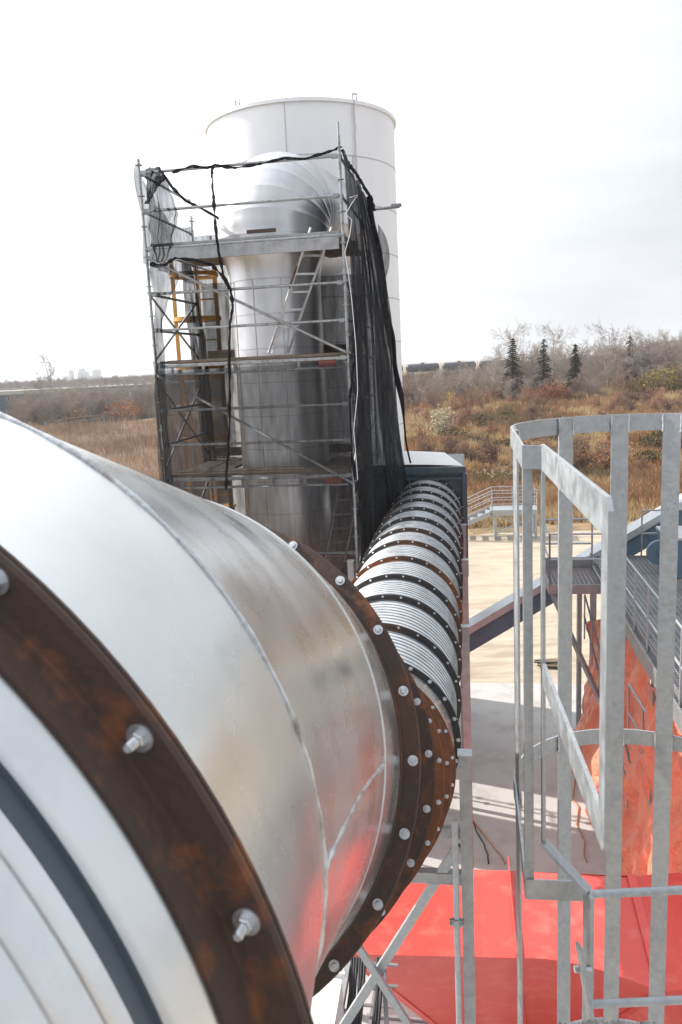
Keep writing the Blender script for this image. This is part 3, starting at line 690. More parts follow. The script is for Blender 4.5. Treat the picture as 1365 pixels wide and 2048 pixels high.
for t_ in (166, 178):
    t = R(t_); r_ = cr2 - TH; vbar(V((cc2.x + r_ * math.cos(t), cc2.y + r_ * math.sin(t), 0)), V((-math.sin(t), math.cos(t), 0)), ZT - .002, -3.2)
pm = cornL.lerp(cornR, .22); vbar(V((pm.x, pm.y + .006, 0)), V((1, 0, 0)), ZT - .004, ZT - 1.28, .026)
# the U-shaped extension: top arm, near upright, middle arm, far upright with a kicked-in foot
ex = (nearE - cornR); ex.z = 0; exn = ex.normalized(); sidev = V((-exn.y, exn.x, 0))
def plate(poly2, th, name):
    # poly2: (distance along the arm, z); a flat plate standing in the arm's plane
    o_ = V((cornR.x, cornR.y, 0)) ; n = len(poly2); vs = [o_ + exn * a + ZV * z_ + sidev * s_ for s_ in (-th / 2, th / 2) for a, z_ in poly2]
    b = MB(); b.add(vs, [tuple(range(n))[::-1], tuple(range(n, 2 * n))] + [(k, (k + 1) % n, n + (k + 1) % n, n + k) for k in range(n)]); return b.build(name, M['galv'], cage, smooth=False)
Lx = ex.length
zm = onz(1088, 1322, 0) if False else at(1090, 1322, cornR.y).z
zm2 = at(1205, 1648, nearE.y).z
plate([(0, ZT + .004), (Lx - .02, ZT + .004), (Lx, ZT - .016), (Lx, zm2 - BW + .02), (Lx - .02, zm2 - BW), (0, zm - BW), (0, zm), (Lx - .05, zm2 + .0), (Lx - .05, ZT - BW), (0, ZT - BW)], .009, 'extension_frame')
zk = at(1090, 1690, cornR.y).z
b = MB(); b.box(V((cornR.x, cornR.y, (ZT - BW + zk) / 2)), (.009, .035, ZT - BW - zk), (sidev, exn, ZV)); b.build('upright_bar', M['galv'], cage, smooth=False)
kick = at(1178, 1783, cornR.y - .1); p0 = V((cornR.x, cornR.y, zk + .01))
b = MB(); b.bar(p0, kick, .062, .009, exn); b.build('kick_bar', M['galv'], cage, smooth=False)
# ladder stringer with bolted strap and rungs
lad2 = thing('fixed_ladder', (kick.x, kick.y, -3.2), 'galvanised fixed ladder rungs at the bottom right inside the safety cage', 'fixed ladder')
b = MB(); b.box(V((kick.x, kick.y, (kick.z - 3.4) / 2)), (.012, .065, kick.z + 3.4), (V((1, 0, 0)), V((0, 1, 0)), ZV)); b.build('stringer', M['galv'], lad2, smooth=False)
for zz in (at(1300, 1783, kick.y).z, at(1300, 2003, kick.y).z, at(1300, 2003, kick.y).z - .3):
    b = MB(); b.tube(V((kick.x, kick.y, zz)), V((kick.x + .5, kick.y, zz)), .0115, 14); b.build('rung', M['galv'], lad2)
ps, qs = at(1159, 1893, kick.y - .06), at(1186, 2060, kick.y - .1)
b = MB(); b.bar(ps, qs, .010, .05, V((1, 0, 0))); b.build('strap', M['galv'], lad2, smooth=False)
pb = at(1161, 1938, kick.y - .03); b = MB(); b.tube(pb - V((.016, 0, 0)), pb + V((.03, 0, 0)), .010, 6); b.tube(pb + V((.0, 0, 0)), pb + V((.006, 0, 0)), .016, 16); b.build('bolt', M['zinc'], lad2)
# rope-like cuff on the platform edge at the very bottom
b = MB(); ln = []
for k in range(60):
    t = k / 59; q = at(1112 + 235 * t, 2062 - 9 * math.sin(math.pi * t), 1.62); ln.append(q + ZV * .005 * math.sin(t * 26))
b.poly(ln, [.011 + .003 * math.sin(k * 2.6) for k in range(60)], 8); tag(b.build('rope', mat('grey_rope', (.22, .21, .2), .9, 0, (.4, .39, .37), 60)), 'frayed grey rope across the very bottom of the ladder cage', 'rope')

# ---------------------------------------------------------------- red hopper
hp = thing('red_hopper', (2.4, 8.5, GZ), 'large red painted steel hopper below the duct and the ladder cage', 'hopper')
zh = -6.1
bl, br_ = onz(560, 1722, zh), onz(1262, 1752, zh); fl_, fr_ = onz(690, 1908, zh), onz(1322, 1985, zh)
farr = onz(1440, 1740, zh)
def fedge(t):
    p = fl_.lerp(fr_, t); q = onz(690 + 632 * t, 1908 + 14 * t + 63 * max(0, (t - .6) / .4) ** 1.7, zh); return q
b = MB(); nT = 30; vs = []
for k in range(nT + 1):
    t = k / nT; bk = bl.lerp(br_, t); bk.z = zh - (.0 + .05 * max(0, t - .7)); vs += [bk, fedge(t) + ZV * -.0]
b.add(vs, [(2 * k, 2 * k + 1, 2 * k + 3, 2 * k + 2) for k in range(nT)]); top = b.build('top_panel', M['red'], hp)
fbl, fbr = at(905, 2120, 8.0), at(1250, 2150, 8.0); fbl.z = fbr.z = -8.2
fbl = V((1.45, 9.05, -9.0)); fbr = V((2.75, 9.15, -9.0))
b = MB(); vs = []
for k in range(nT + 1): t = k / nT; vs += [fedge(t), fbl.lerp(fbr, t)]
b.add(vs, [(2 * k, 2 * k + 1, 2 * k + 3, 2 * k + 2) for k in range(nT)]); b.build('front_panel', M['red'], hp)
rb = br_.lerp(farr, .9); rf = V((fr_.x + 1.8, fr_.y + .4, zh - .2))
b = MB(); b.add([br_, fedge(1), rf, rb, fbr, V((rf.x - 1, rf.y + .5, -9.0))], [(0, 1, 2, 3), (1, 4, 5, 2)]); b.build('right_panel', M['red'], hp)
b = MB(); b.add([bl, fedge(0), fbl, V((fbl.x - .2, 10.5, -9.0)), br_, rb, V((fbr.x + 1, 10.5, -9.0))], [(0, 3, 2, 1), (0, 4, 6, 3), (4, 5, 6)]); b.build('back_panel', M['red'], hp)
for p_, q_ in ((fedge(0) + ZV * .01, fbl + ZV * .01), (br_ + ZV * .02, fedge(1) + ZV * .02), (fedge(1), fbr)): b = MB(); b.bar(p_, q_, .09, .025, RV); b.build('flange_strip', M['red'], hp, smooth=False)
sA, sB = onz(1017, 1722, zh), onz(1034, 1916, zh); b = MB(); b.bar(sA + ZV * .03, sB + ZV * .03, .012, .06, RV); b.bar(sB, fbl.lerp(fbr, .53), .012, .05, RV); b.build('standing_seam', M['red'], hp, smooth=False)
for u_, v_ in ((1.75, 9.8), (2.8, 9.8)):
    b = MB(); b.bar(V((u_, v_, -8.9)), V((u_, v_, GZ)), .14, .14); b.build('leg', M['red'], hp, smooth=False)
rng = random.Random(9)
# white roofed cabinet, cable tray and grey steel panels left of the hopper
ct = thing('cable_tray', (.1, 6.8, GZ), 'bundle of black cables running along a galvanised tray below the duct', 'cable tray')
b = MB(); b.bar(at(700, 1915, 7.3), at(672, 2075, 6.6), .05, .1, RV); b.bar(at(768, 1930, 7.3), at(775, 2075, 6.8), .04, .08, RV); b.build('tray_rail', M['galvd'], ct, smooth=False)
for k in range(9):
    x0 = 704 + k * 5.2 + (20 if k > 5 else 0); b = MB(); b.poly([at(x0, 1915, 7.25), at(x0 - 3 + rng.uniform(-2, 2), 1985, 7.0), at(x0 - 16 + k * .6, 2080, 6.7)], .016, 8); b.build('cable', M['black'], ct)
b = MB()
for k in range(4): p = at(715, 1925 + k * 42, 7.3); b.bar(p, p + RV * .42, .03, .02)
b.build('tray_rung', M['galvd'], ct, smooth=False)
pn = thing('floor_panel', (.7, 7.2, GZ), 'grey steel walkway panels under the crossed braces', 'walkway'); b = MB(); c = at(800, 2000, 9.7)
for k in range(3): b.box(c + DV * (k * .5 - .6) + RV * .02, (.8, .46, .03))
b.build('panel', M['galvd'], pn, smooth=False); b = MB()
for k in range(4): b.box(c + DV * (k * .5 - .85) + ZV * .03, (.84, .04, .05))
b.build('edge_angle', M['galv'], pn, smooth=False)
wr_ = thing('white_cabinet', (-.3, 6.6, GZ), 'white sheet-metal cabinet roof at the bottom edge under the duct', 'cabinet'); c = at(655, 2035, 6.5); b = MB()
b.hexa([c + RV * x_ + DV * y_ + ZV * z_ for x_, y_, z_ in ((-1.6, -.8, -2.2), (.10, -.8, -2.2), (.10, .3, -2.2), (-1.6, .3, -2.2), (-1.6, -.8, .0), (.10, -.8, 0), (.10, .3, .16), (-1.6, .3, .16))]); b.build('body', M['white'], wr_, smooth=False)
b = MB(); b.box(c + RV * -.75 + DV * .34 + ZV * .17, (1.75, .03, .05)); b.build('drip_edge', M['white'], wr_, smooth=False)

# ---------------------------------------------------------------- mezzanine deck, its railings and the tarpaulin
DZ = -4.65
eL = onz(1250, 1245, DZ); ul, vl = uv_of(eL); ul = ul + .05
dk = thing('grating_platform', F(ul, 14, GZ), 'grey steel grating platform with pipe railings on the right', 'platform')
v0, v1_ = 8.6, 18.9; u0, u1_ = ul, ul + 5.2
b = MB()
n_ = int((v1_ - v0) / .1)
for k in range(n_): b.box(F((u0 + u1_) / 2, v0 + k * .1, DZ - .02), (u1_ - u0, .012, .04))
for k in range(int((u1_ - u0) / .09)): b.box(F(u0 + k * .09, (v0 + v1_) / 2, DZ - .012), (.012, v1_ - v0, .018))
b.build('grating', M['galv'], dk, smooth=False)
b = MB(); b.box(F(u0 - .02, (v0 + v1_) / 2, DZ - .12), (.03, v1_ - v0, .26)); b.box(F((u0 + u1_) / 2, v1_ + .02, DZ - .12), (u1_ - u0, .03, .26)); b.box(F(u0 + .05, (v0 + v1_) / 2, DZ + .06), (.008, v1_ - v0 - .02, .11)); b.build('edge_channel', M['galvd'], dk, smooth=False)
b = MB()
for k in range(8): b.box(F((u0 + u1_) / 2, v0 + .5 + k * 1.35, DZ - .14), (u1_ - u0 - .1, .06, .18))
b.build('joists', M['galvd'], dk, smooth=False)
def railing(a, e, z, name='railing', n=None, par=dk, h=1.07, r=.02):
    a, e = V(a), V(e); d = e - a; n = n or max(1, round(d.length / 1.1)); b = MB()
    for k in range(n + 1): p = a + d * (k / n); b.tube(p + ZV * z, p + ZV * (z + h), r, 8)
    for f in (.5, 1.0): b.tube(a + ZV * (z + h * f), e + ZV * (z + h * f), r, 10)
    return b.build(name, M['galv'], par)
railing(F(u0 + .02, v0, 0), F(u0 + .02, 14.6, 0), DZ, n=6)
railing(F(u0 + 1.2, v1_, 0), F(u1_, v1_, 0), DZ, n=4)
for v_ in (9.5, 12.2, 14.7, 18.5):
    for u_ in (u0 + .08, u1_ - .1): b = MB(); b.box(F(u_, v_, (DZ - .25 + GZ) / 2), (.13, .13, DZ - .25 - GZ)); b.build('column', M['galvd'], dk, smooth=False)
# landing
lz = -4.75; lA = at(1100, 1172, 16.2); lu, lv = uv_of(lA); lz = lA.z + .03; lw = u0 - lu - .02
b = MB()
for k in range(14): b.box(F(lu + lw / 2, lv + .06 + k * .1, lz - .02), (lw, .012, .04))
for k in range(int(lw / .09)): b.box(F(lu + k * .09, lv + .7, lz - .012), (.012, 1.4, .018))
b.build('landing_grating', M['galv'], dk, smooth=False)
b = MB(); b.box(F(lu + lw / 2, lv - .01, lz - .1), (lw, .03, .2)); b.box(F(lu - .01, lv + .7, lz - .1), (.03, 1.44, .2)); b.box(F(lu + lw / 2, lv + 1.42, lz + .1), (lw, .03, .26)); b.build('landing_edge', M['galvd'], dk, smooth=False)
railing(F(lu, lv, 0), F(lu + lw, lv, 0), lz, n=1); railing(F(lu, lv, 0), F(lu, lv + 1.4, 0), lz, n=1); railing(F(lu, lv + 1.4, 0), F(lu + lw, lv + 1.4, 0), lz, n=2, h=1.1)
b = MB(); b.bar(F(lu + .05, lv + .1, lz - .2), F(u0 + .02, lv - 1.3, lz - 2.6), .08, .08); b.build('knee_brace', M['galvd'], dk, smooth=False)
# stairs below the landing, seen through the cage
sa, sb = at(1170, 1190, 16.8), at(1200, 1300, 15.2)
b = MB()
for dx in (0, .0):
    b.tube(sa, sa + (sb - sa) * 2.6, .02, 8); b.tube(sa - ZV * .5, sa - ZV * .5 + (sb - sa) * 2.6, .02, 8)
for k in range(6): p = sa + (sb - sa) * (k * .5); b.tube(p, p - ZV * 1.0, .018, 8)
b.build('stair_rail', M['galv'], dk)
sa, sb = at(1258, 1368, 12.6), at(1335, 1495, 11.0); b = MB(); b.tube(sa, sa + (sb - sa) * 1.6, .02, 8); b.tube(sa - ZV * .5, sa - ZV * .5 + (sb - sa) * 1.6, .02, 8)
for k in range(5): p = sa + (sb - sa) * (k * .4); b.tube(p, p - ZV * 1.0, .018, 8)
b.build('stair_rail', M['galv'], dk)
# machine on the deck
mc = thing('drive_unit', F(ul + 3.1, 15.6, DZ), 'dark grey drive unit with a round pulley standing on the grating platform', 'machine'); c = at(1340, 1085, 16.6); cu, cv = uv_of(c)
b = MB(); c0 = F(cu + .45, cv, DZ); b.hexa([c0 + RV * x_ + DV * y_ + ZV * z_ for x_, y_, z_ in ((-.45, -.6, .02), (.9, -.6, .02), (.9, .6, .02), (-.45, .6, .02), (-.6, -.6, .8), (.9, -.6, .8), (.9, .6, .8), (-.6, .6, .8))]); b.build('housing', M['dark'], mc, smooth=False)
b = MB(); b.box(c0 + RV * .15 + ZV * .84, (1.5, 1.26, .05)); b.build('lid', M['lid'], mc, smooth=False)
b = MB(); pc = c0 + RV * -.72 + ZV * .5 - DV * .3; b.lathe(pc, DV, [(-.05, .02), (-.05, .26), (.05, .26), (.05, .02)], 28); b.lathe(pc, DV, [(-.12, .0005), (-.12, .05), (-.05, .05)], 14); b.build('pulley', M['dark'], mc)
# inclined conveyor
cv0, cv1 = at(925, 1282, 18.2), at(1420, 990, 18.8)
cn = thing('conveyor', (cv0.x, cv0.y, GZ), 'dark grey enclosed conveyor with a silver lid sloping up to the right', 'conveyor'); d = (cv1 - cv0); up = V((-d.z, 0, d.x)).normalized()
if up.z < 0: up = -up
b = MB(); b.bar(cv0 - d * .25, cv1, .5, .5, DV); b.build('trough', M['dark'], cn, smooth=False)
b = MB(); b.bar(cv0 - d * .25 + up * .275, cv1 + up * .275, .62, .05, DV); b.bar(cv0 - d * .25 + up * .22 - DV * .32, cv1 + up * .22 - DV * .32, .012, .14, DV); b.build('lid', M['lid'], cn, smooth=False)
b = MB()
for t in np.linspace(-.2, .95, 12): p = cv0 + d * t - DV * .262; b.bar(p - up * .25, p + up * .25, .04, .02, d.normalized())
b.build('stiffener', M['dark'], cn, smooth=False)
for t in (.45, .8): p = cv0 + d * t - up * .3; b = MB(); b.bar(p, V((p.x, p.y, GZ)), .1, .1); b.build('leg', M['galvd'], cn, smooth=False)
# tarpaulin
tv0, tv1 = 8.4, 18.6
def tarp(i, j):
    v_ = tv0 + (tv1 - tv0) * i; lean = .15 + .75 * j ** 1.5 * (.6 + .5 * mn.noise(V((i * 3, 1, 0))))
    zt_ = DZ - .35 - (1.15 * max(0, (i - .72) / .28)) - .5 * max(0, mn.noise(V((i * 4, 8, 0)))); z_ = zt_ + (GZ + .05 - zt_) * j
    k = .16 * mn.noise(V((v_ * .8, z_ * .9, 0))) + .11 * mn.noise(V((v_ * 2.1, z_ * 1.3, 5))) + .06 * mn.noise(V((v_ * 4.6 + z_ * 1.5, z_ * 3, 2))) + .09 * abs(mn.noise(V((v_ * 1.4 - z_ * .8, z_ * .5, 9))))
    return F(u0 + .25 - lean - k * 1.2, v_, z_ if j > .02 else z_)
b = MB(); b.grid(tarp, 150, 60); b.build
o = b.build('tarpaulin', M['tarp'], None, ang=120); tag(o, 'crumpled orange tarpaulin hung below the grating platform', 'tarpaulin')
b = MB(); q = at(1260, 1690, 14.2); b.bar(onz(1228, 1665, GZ + .3), onz(1292, 1770, GZ + .3), .3, .3, RV); tag(b.build('timber_beam', M['wood'], None, smooth=False), 'short timber beam on the slab beside the orange tarpaulin', 'beam')
def cable(pts, r, m, lab):
    b = MB(); P = []
    for k in range(len(pts) - 1):
        for q in range(6): t = q / 6; P.append(onz(pts[k][0] + (pts[k + 1][0] - pts[k][0]) * t + 2 * mn.noise(V((k * 2 + t * 2, 3, r * 99))), pts[k][1] + (pts[k + 1][1] - pts[k][1]) * t, GZ + .11 + r))
    b.poly(P, r, 6); tag(b.build('extension_cord', m), lab, 'cord')
cable([(1157, 1540), (1150, 1565), (1146, 1595), (1158, 1615), (1154, 1650), (1170, 1680), (1168, 1710), (1176, 1728)], .012, M['orange_cord'], 'orange extension cord snaking over the shaded slab behind the ladder cage')
cable([(946, 1640), (965, 1665), (985, 1690), (1005, 1715), (1012, 1730)], .012, M['orange_cord'], 'orange extension cord lying straight on the slab next to the support post')
cable([(946, 1640), (955, 1665), (970, 1690), (976, 1712), (978, 1730)], .012, M['black'], 'black extension cord lying beside the straight orange one')

lt = thing('lumber_pile', onz(1095, 1338, GZ + .1), 'low pile of weathered boards on the gravel beside the slab, seen through the cage', 'lumber'); rl = random.Random(3); q = onz(1095, 1340, GZ + .06)
for k in range(4): b = MB(); b.box(q + V((.25 + rl.uniform(-.2, .2), rl.uniform(-.1, .5), .05 + .06 * (k // 2))), (rl.uniform(.6, 1.0), .14, .05), (V((math.cos(k * .1 - .3), math.sin(k * .1 - .3), 0)), V((-math.sin(k * .1 - .3), math.cos(k * .1 - .3), 0)), ZV)); b.build('board', M['wood'], lt, smooth=False)
# ---------------------------------------------------------------- far steel stairs
sp = at(985, 1022, 41.0); su, sv_ = uv_of(sp); sz = sp.z
fs = thing('access_stairs', (sp.x, sp.y, GZ), 'galvanised steel stairs with a landing and railings at the edge of the gravel yard', 'stairs')
b = MB(); b.box(F(su + 1.1, sv_ + .6, sz), (2.4, 1.3, .08)); b.box(F(su + 1.1, sv_ - .05, sz - .12), (2.4, .05, .26)); b.build('landing', M['galv'], fs, smooth=False)
run = 3.2; drop = sz - GZ
b = MB()
for dv in (-.05, 1.2): b.bar(F(su, sv_ + dv, sz - .1), F(su - run, sv_ + dv, GZ + .1), .05, .24, DV)
b.build('stringer', M['galv'], fs, smooth=False)
for k in range(8): t = (k + .5) / 8; b = MB(); b.box(F(su - run * t, sv_ + .58, sz - .05 - drop * t), (.28, 1.2, .04)); b.build('tread', M['galv'], fs, smooth=False)
b = MB()
for dv in (-.05, 1.2):
    for f in (.36, .71, 1.07): b.tube(F(su, sv_ + dv, sz + f), F(su - run, sv_ + dv, GZ + .1 + f), .024, 6); b.tube(F(su, sv_ + dv, sz + f), F(su + 2.3, sv_ + dv, sz + f), .024, 6)
    for x_ in (0, 1.1, 2.25): b.tube(F(su + x_, sv_ + dv, sz), F(su + x_, sv_ + dv, sz + 1.07), .026, 6)
    for t in (.45, .95): b.tube(F(su - run * t, sv_ + dv, sz - drop * t), F(su - run * t, sv_ + dv, sz - drop * t + 1.07), .026, 6)
b.build('railing', M['galv'], fs)
b = MB()
for x_ in (.15, 2.2):
    for dv in (0, 1.15): b.bar(F(su + x_, sv_ + dv, sz - .1), F(su + x_, sv_ + dv, GZ), .12, .12)
b.bar(F(su + .2, sv_, GZ + .3), F(su + 2.2, sv_, sz - .2), .06, .06); b.bar(F(su + 2.2, sv_ + .05, GZ + .3), F(su + .2, sv_ + .05, sz - .2), .06, .06); b.build('leg_frame', M['galv'], fs, smooth=False)

# ---------------------------------------------------------------- vegetation
def attr_mat(name, rough=.9, trans=.0):
    m = bpy.data.materials.new(name); m.use_nodes = True; t = m.node_tree; b = t.nodes['Principled BSDF']; b.inputs['Roughness'].default_value = rough; b.inputs['Specular IOR Level'].default_value = .15
    a = t.nodes.new('ShaderNodeAttribute'); a.attribute_name = 'tint'; t.links.new(a.outputs['Color'], b.inputs['Base Color']); return m
M['leaf'] = attr_mat('plant_tint')
def tri_mesh(name, Vt, Ft, cols, m, parent=None):
    me = bpy.data.meshes.new(name); Vt = np.asarray(Vt, np.float32).copy(); Ft = np.asarray(Ft, np.int32); k = Ft.shape[1]
    me.vertices.add(len(Vt)); me.vertices.foreach_set('co', Vt.ravel()); me.loops.add(Ft.size); me.loops.foreach_set('vertex_index', Ft.ravel())
    me.polygons.add(len(Ft)); me.polygons.foreach_set('loop_start', np.arange(0, Ft.size, k, dtype=np.int32)); me.polygons.foreach_set('loop_total', np.full(len(Ft), k, np.int32))
    me.update(calc_edges=True)
    if cols is not None:
        at_ = me.attributes.new('tint', 'FLOAT_COLOR', 'POINT'); c4 = np.ones((len(Vt), 4), np.float32); c4[:, :3] = cols; at_.data.foreach_set('color', c4.ravel())
    me.materials.append(m); o = bpy.data.objects.new(name, me); COL.objects.link(o)
    if parent is not None: attach(o, parent)
    return o
nr = np.random.default_rng(5)
def noise2(x, y, s, seed): return np.array([mn.noise(V((a * s, b * s, seed))) for a, b in zip(x, y)])
def grass(name, n, x_of, ymin, ymax, pal, hgt, wid, label=None, blades=4, seed=0):
    """tufts of dry blades; the palette index drifts with a slow noise"""
    u = nr.random(n); y = ymin * (ymax / ymin) ** u; x = x_of(nr.random(n), y)
    z = np.array([terr(a, b) for a, b in zip(x, y)]) + GZ
    patch = noise2(x, y, .06, seed) + .5 * noise2(x, y, .22, seed + 3)
    idx = np.clip(((patch + .75) / 1.5 * len(pal) + nr.normal(0, .55, n)).astype(int), 0, len(pal) - 1); base = np.array(pal)[idx] * nr.uniform(.7, 1.25, (n, 1))
    h = hgt * nr.uniform(.5, 1.3, n) * (1 + .9 * np.clip(noise2(x, y, .13, seed + 9), -.6, 1)) * (.8 + y / 160); wd = wid * (.5 + y / 110)
    Vt = np.zeros((n, blades, 3, 3)); 
    for k in range(blades):
        a = nr.uniform(0, 2 * np.pi, n); sp = h * .45 * nr.random(n); cx = x + np.cos(a) * sp; cy = y + np.sin(a) * sp; le = nr.normal(0, .3, (n, 2)) * h[:, None]; hh = h * nr.uniform(.6, 1.1, n)
        Vt[:, k, 0] = np.c_[cx - wd, cy, z - .05]; Vt[:, k, 1] = np.c_[cx + wd, cy + .3 * wd, z - .05]; Vt[:, k, 2] = np.c_[cx + le[:, 0], cy + le[:, 1], z + hh]
    Vt = Vt.reshape(-1, 3); Vt[:, 2] += H; cols = np.repeat(base, blades * 3, 0)
    o = tri_mesh(name, Vt, np.arange(len(Vt)).reshape(-1, 3), cols, M['leaf']); tag(o, label, 'grass', None, 'stuff'); return o
palR = [(.27, .22, .12), (.24, .18, .12), (.43, .27, .155), (.40, .235, .14), (.52, .40, .24), (.60, .49, .31), (.37, .25, .165), (.48, .33, .19)]
grass('meadow_grass', 34000, lambda u, y: y * (.06 + .43 * u), 44, 190, palR, .55, .05, 'dry orange and straw coloured meadow grass beyond the yard on the right', 4, 2)
palL = [(.30, .22, .165), (.38, .27, .20), (.44, .33, .25), (.55, .44, .34), (.34, .235, .18)]
grass('reed_field', 15000, lambda u, y: -y * (.12 + .36 * u) , 46, 144, palL, .9, .04, 'tall pale reeds in the field on the left behind the duct', 4, 12)

def tree_segments(rg, h, r0, kind):
    segs = []   # (p, q, ra, rb, is_trunk)
    def grow(p, d, ln, r, lv):
        n = 3 if lv else 6; q = p
        for k in range(n):
            d2 = (d + V((rg.gauss(0, 1), rg.gauss(0, 1), rg.gauss(0, .6))) * (.06 if lv == 0 else .16) + ZV * (.04 if lv else 0)).normalized()
            r2 = r * (1 - (.72 if lv == 0 else .55) * (k + 1) / n) if True else r
            r1 = r * (1 - (.72 if lv == 0 else .55) * k / n)
            e = q + d2 * ln / n; segs.append((q, e, r1, r2, lv == 0))
            if lv < 3:
                for _ in range({0: 3 if k > 0 else kind.get('low', 0), 1: 3, 2: 3}[lv]):
                    a = rg.uniform(0, 6.283); t = rg.random(); base = q.lerp(e, t); sd_ = frame(d2); out = sd_[0] * math.cos(a) + sd_[1] * math.sin(a)
                    dd = (d2 * kind.get('up', .75) + out * rg.uniform(.6, 1.1)).normalized()
                    grow(base, dd, ln * rg.uniform(.28, .5) * (1.0 if lv else kind.get('spread', 1.)), max(r1 * .45, kind['tw']), lv + 1)
            q = e; d = d2
    grow(V((0, 0, -.2)), ZV, h, r0, 0); return segs
def segs_mesh(segs, nside):
    vs = []; fs = []
    for (p, q, a_, b_, _) in segs:
        a, b, d = frame(q - p); o = len(vs)
        for c, r in ((p, a_), (q, b_)):
            for i in range(nside): t = 6.283 * i / nside; vs.append(c + a * (r * math.cos(t)) + b * (r * math.sin(t)))
        fs += [(o + i, o + (i + 1) % nside, o + nside + (i + 1) % nside, o + nside + i) for i in range(nside)]
    return np.array([tuple(v) for v in vs]), np.array(fs)
def leaf_cloud(rg, n, centre, rad, size, pal):
    P = np.array([[rg.gauss(0, 1) for _ in range(3)] for _ in range(n)]); P /= np.linalg.norm(P, axis=1)[:, None]; P *= np.array([rg.random() ** .4 for _ in range(n)])[:, None]
    for k in range(n): P[k] *= 1 + .45 * mn.noise(V(P[k]) * 2.1)
    P = P * np.array(rad) + np.array(centre); vs = []; cs = []
    for p in P:
        a = V((rg.gauss(0, 1), rg.gauss(0, 1), rg.gauss(0, 1))).normalized(); b = a.cross(V((rg.gauss(0, 1), rg.gauss(0, 1), rg.gauss(0, 1)))).normalized(); s_ = size * rg.uniform(.5, 1.4)
        vs += [tuple(V(p) - a * s_), tuple(V(p) + a * s_ + b * s_ * .3), tuple(V(p) + b * s_ * 1.3)]; c = pal[rg.randrange(len(pal))]; f = rg.uniform(.7, 1.25); cs += [tuple(q * f for q in c)] * 3
    return np.array(vs), np.arange(len(vs)).reshape(-1, 3), np.array(cs)
BARK = [(.29, .245, .21), (.24, .20, .175), (.35, .31, .275)]
def make_tree(name, label, cat, h, r0, kind, seed, leaves=None, bark=0):
    rg = random.Random(seed); sg = tree_segments(rg, h, r0, kind); t = thing(name, (0, 0, -H), label, cat)
    tr = [s for s in sg if s[4]]; br = [s for s in sg if not s[4]]
    vt, ft = segs_mesh(tr, 6); tri_mesh('trunk', vt, ft, np.tile(BARK[bark], (len(vt), 1)), M['leaf'], t)
    vb, fb = segs_mesh(br, 3); c = tri_mesh('crown', vb, fb, np.tile(np.array(BARK[bark]) * .95, (len(vb), 1)), M['leaf'], t)
    if leaves:
        ct_ = []
        tips = [s[1] for s in br if s[3] < kind['tw'] * 1.2]; rg.shuffle(tips); vs = []; cs = []
        for p in tips[:leaves[0]]:
            for _ in range(2):
                q = p + V((rg.gauss(0, .15), rg.gauss(0, .15), rg.gauss(0, .15))); a = V((rg.gauss(0, 1), rg.gauss(0, 1), rg.gauss(0, 1))).normalized(); b = a.orthogonal().normalized(); s_ = leaves[1]
                vs += [tuple(q - a * s_), tuple(q + a * s_), tuple(q + b * s_ * 1.4)]; f = rg.uniform(.7, 1.3); cs += [tuple(x * f for x in leaves[2])] * 3
        tri_mesh('leaves', np.array(vs), np.arange(len(vs)).reshape(-1, 3), np.array(cs), M['leaf'], t)
    note_kids(t); return t
KB = {'tw': .022, 'up': .8, 'spread': 1., 'low': 0}
KS = {'tw': .018, 'up': .45, 'spread': 1.5, 'low': 4}
protos = [make_tree('bare_tree', 'x', 'tree', 8.5, .16, KB, 11), make_tree('bare_tree', 'x', 'tree', 10.5, .2, KB, 12, bark=2), make_tree('bare_tree', 'x', 'tree', 7., .13, KB, 13, bark=1), make_tree('bare_tree', 'x', 'tree', 6., .12, dict(KB, spread=1.5, up=.5), 14)]
thick = [make_tree('bare_bush', 'x', 'bush', 3.4, .07, KS, 21), make_tree('bare_bush', 'x', 'bush', 3.0, .06, KS, 22, leaves=(500, .07, (.27, .10, .035)), bark=1), make_tree('bare_bush', 'x', 'bush', 3.2, .07, KS, 23, leaves=(400, .07, (.20, .15, .04)), bark=0)]
used = set()
def put(p, X, Y, rz, sc, label, group=None, dz=0):
    z = GZ + terr(X, Y) + dz
    if p.name not in used:
        used.add(p.name); p.location = (X, Y, z + H); p.rotation_euler = (0, 0, rz); p.scale = (sc,) * 3; p['label'] = label
        if group: p['group'] = group
        return p
    return copy_thing(p, (X, Y, z), rz, sc, label, group)
rg = random.Random(77)
def atg(x, y0):    # where a photo pixel meets the land
    Y = 150.
    for _ in range(30):
        p = at(x, y0, Y); hgt = GZ + terr(p.x, Y); r_ = ray(x, y0)
        Y = .5 * Y + .5 * max(30, min(600, hgt / r_.z if r_.z < -1e-3 else 600))
    return at(x, y0, Y).x, Y
# wood on the right
for k in range(120):
    x_ = rg.uniform(815, 1420); Y = rg.uniform(163, 225); X = ray(x_, 760).x * Y
    big = .55 + .5 * sstep(900, 1060, x_) if x_ < 1250 else 1.0
    put(rg.choice(protos), X, Y, rg.uniform(0, 6.28), rg.uniform(.6, .9) * big, 'leafless grey tree in the wood behind the meadow on the right', 'bare trees of the right-hand wood')
for k in range(90):
    x_ = rg.uniform(815, 1420); Y = rg.uniform(135, 190); X = ray(x_, 770).x * Y
    put(rg.choice(thick[:1] + thick), X, Y, rg.uniform(0, 6.28), rg.uniform(.6, 1.15), 'low twiggy bush along the foot of the wood on the right', 'bushes at the foot of the right-hand wood')
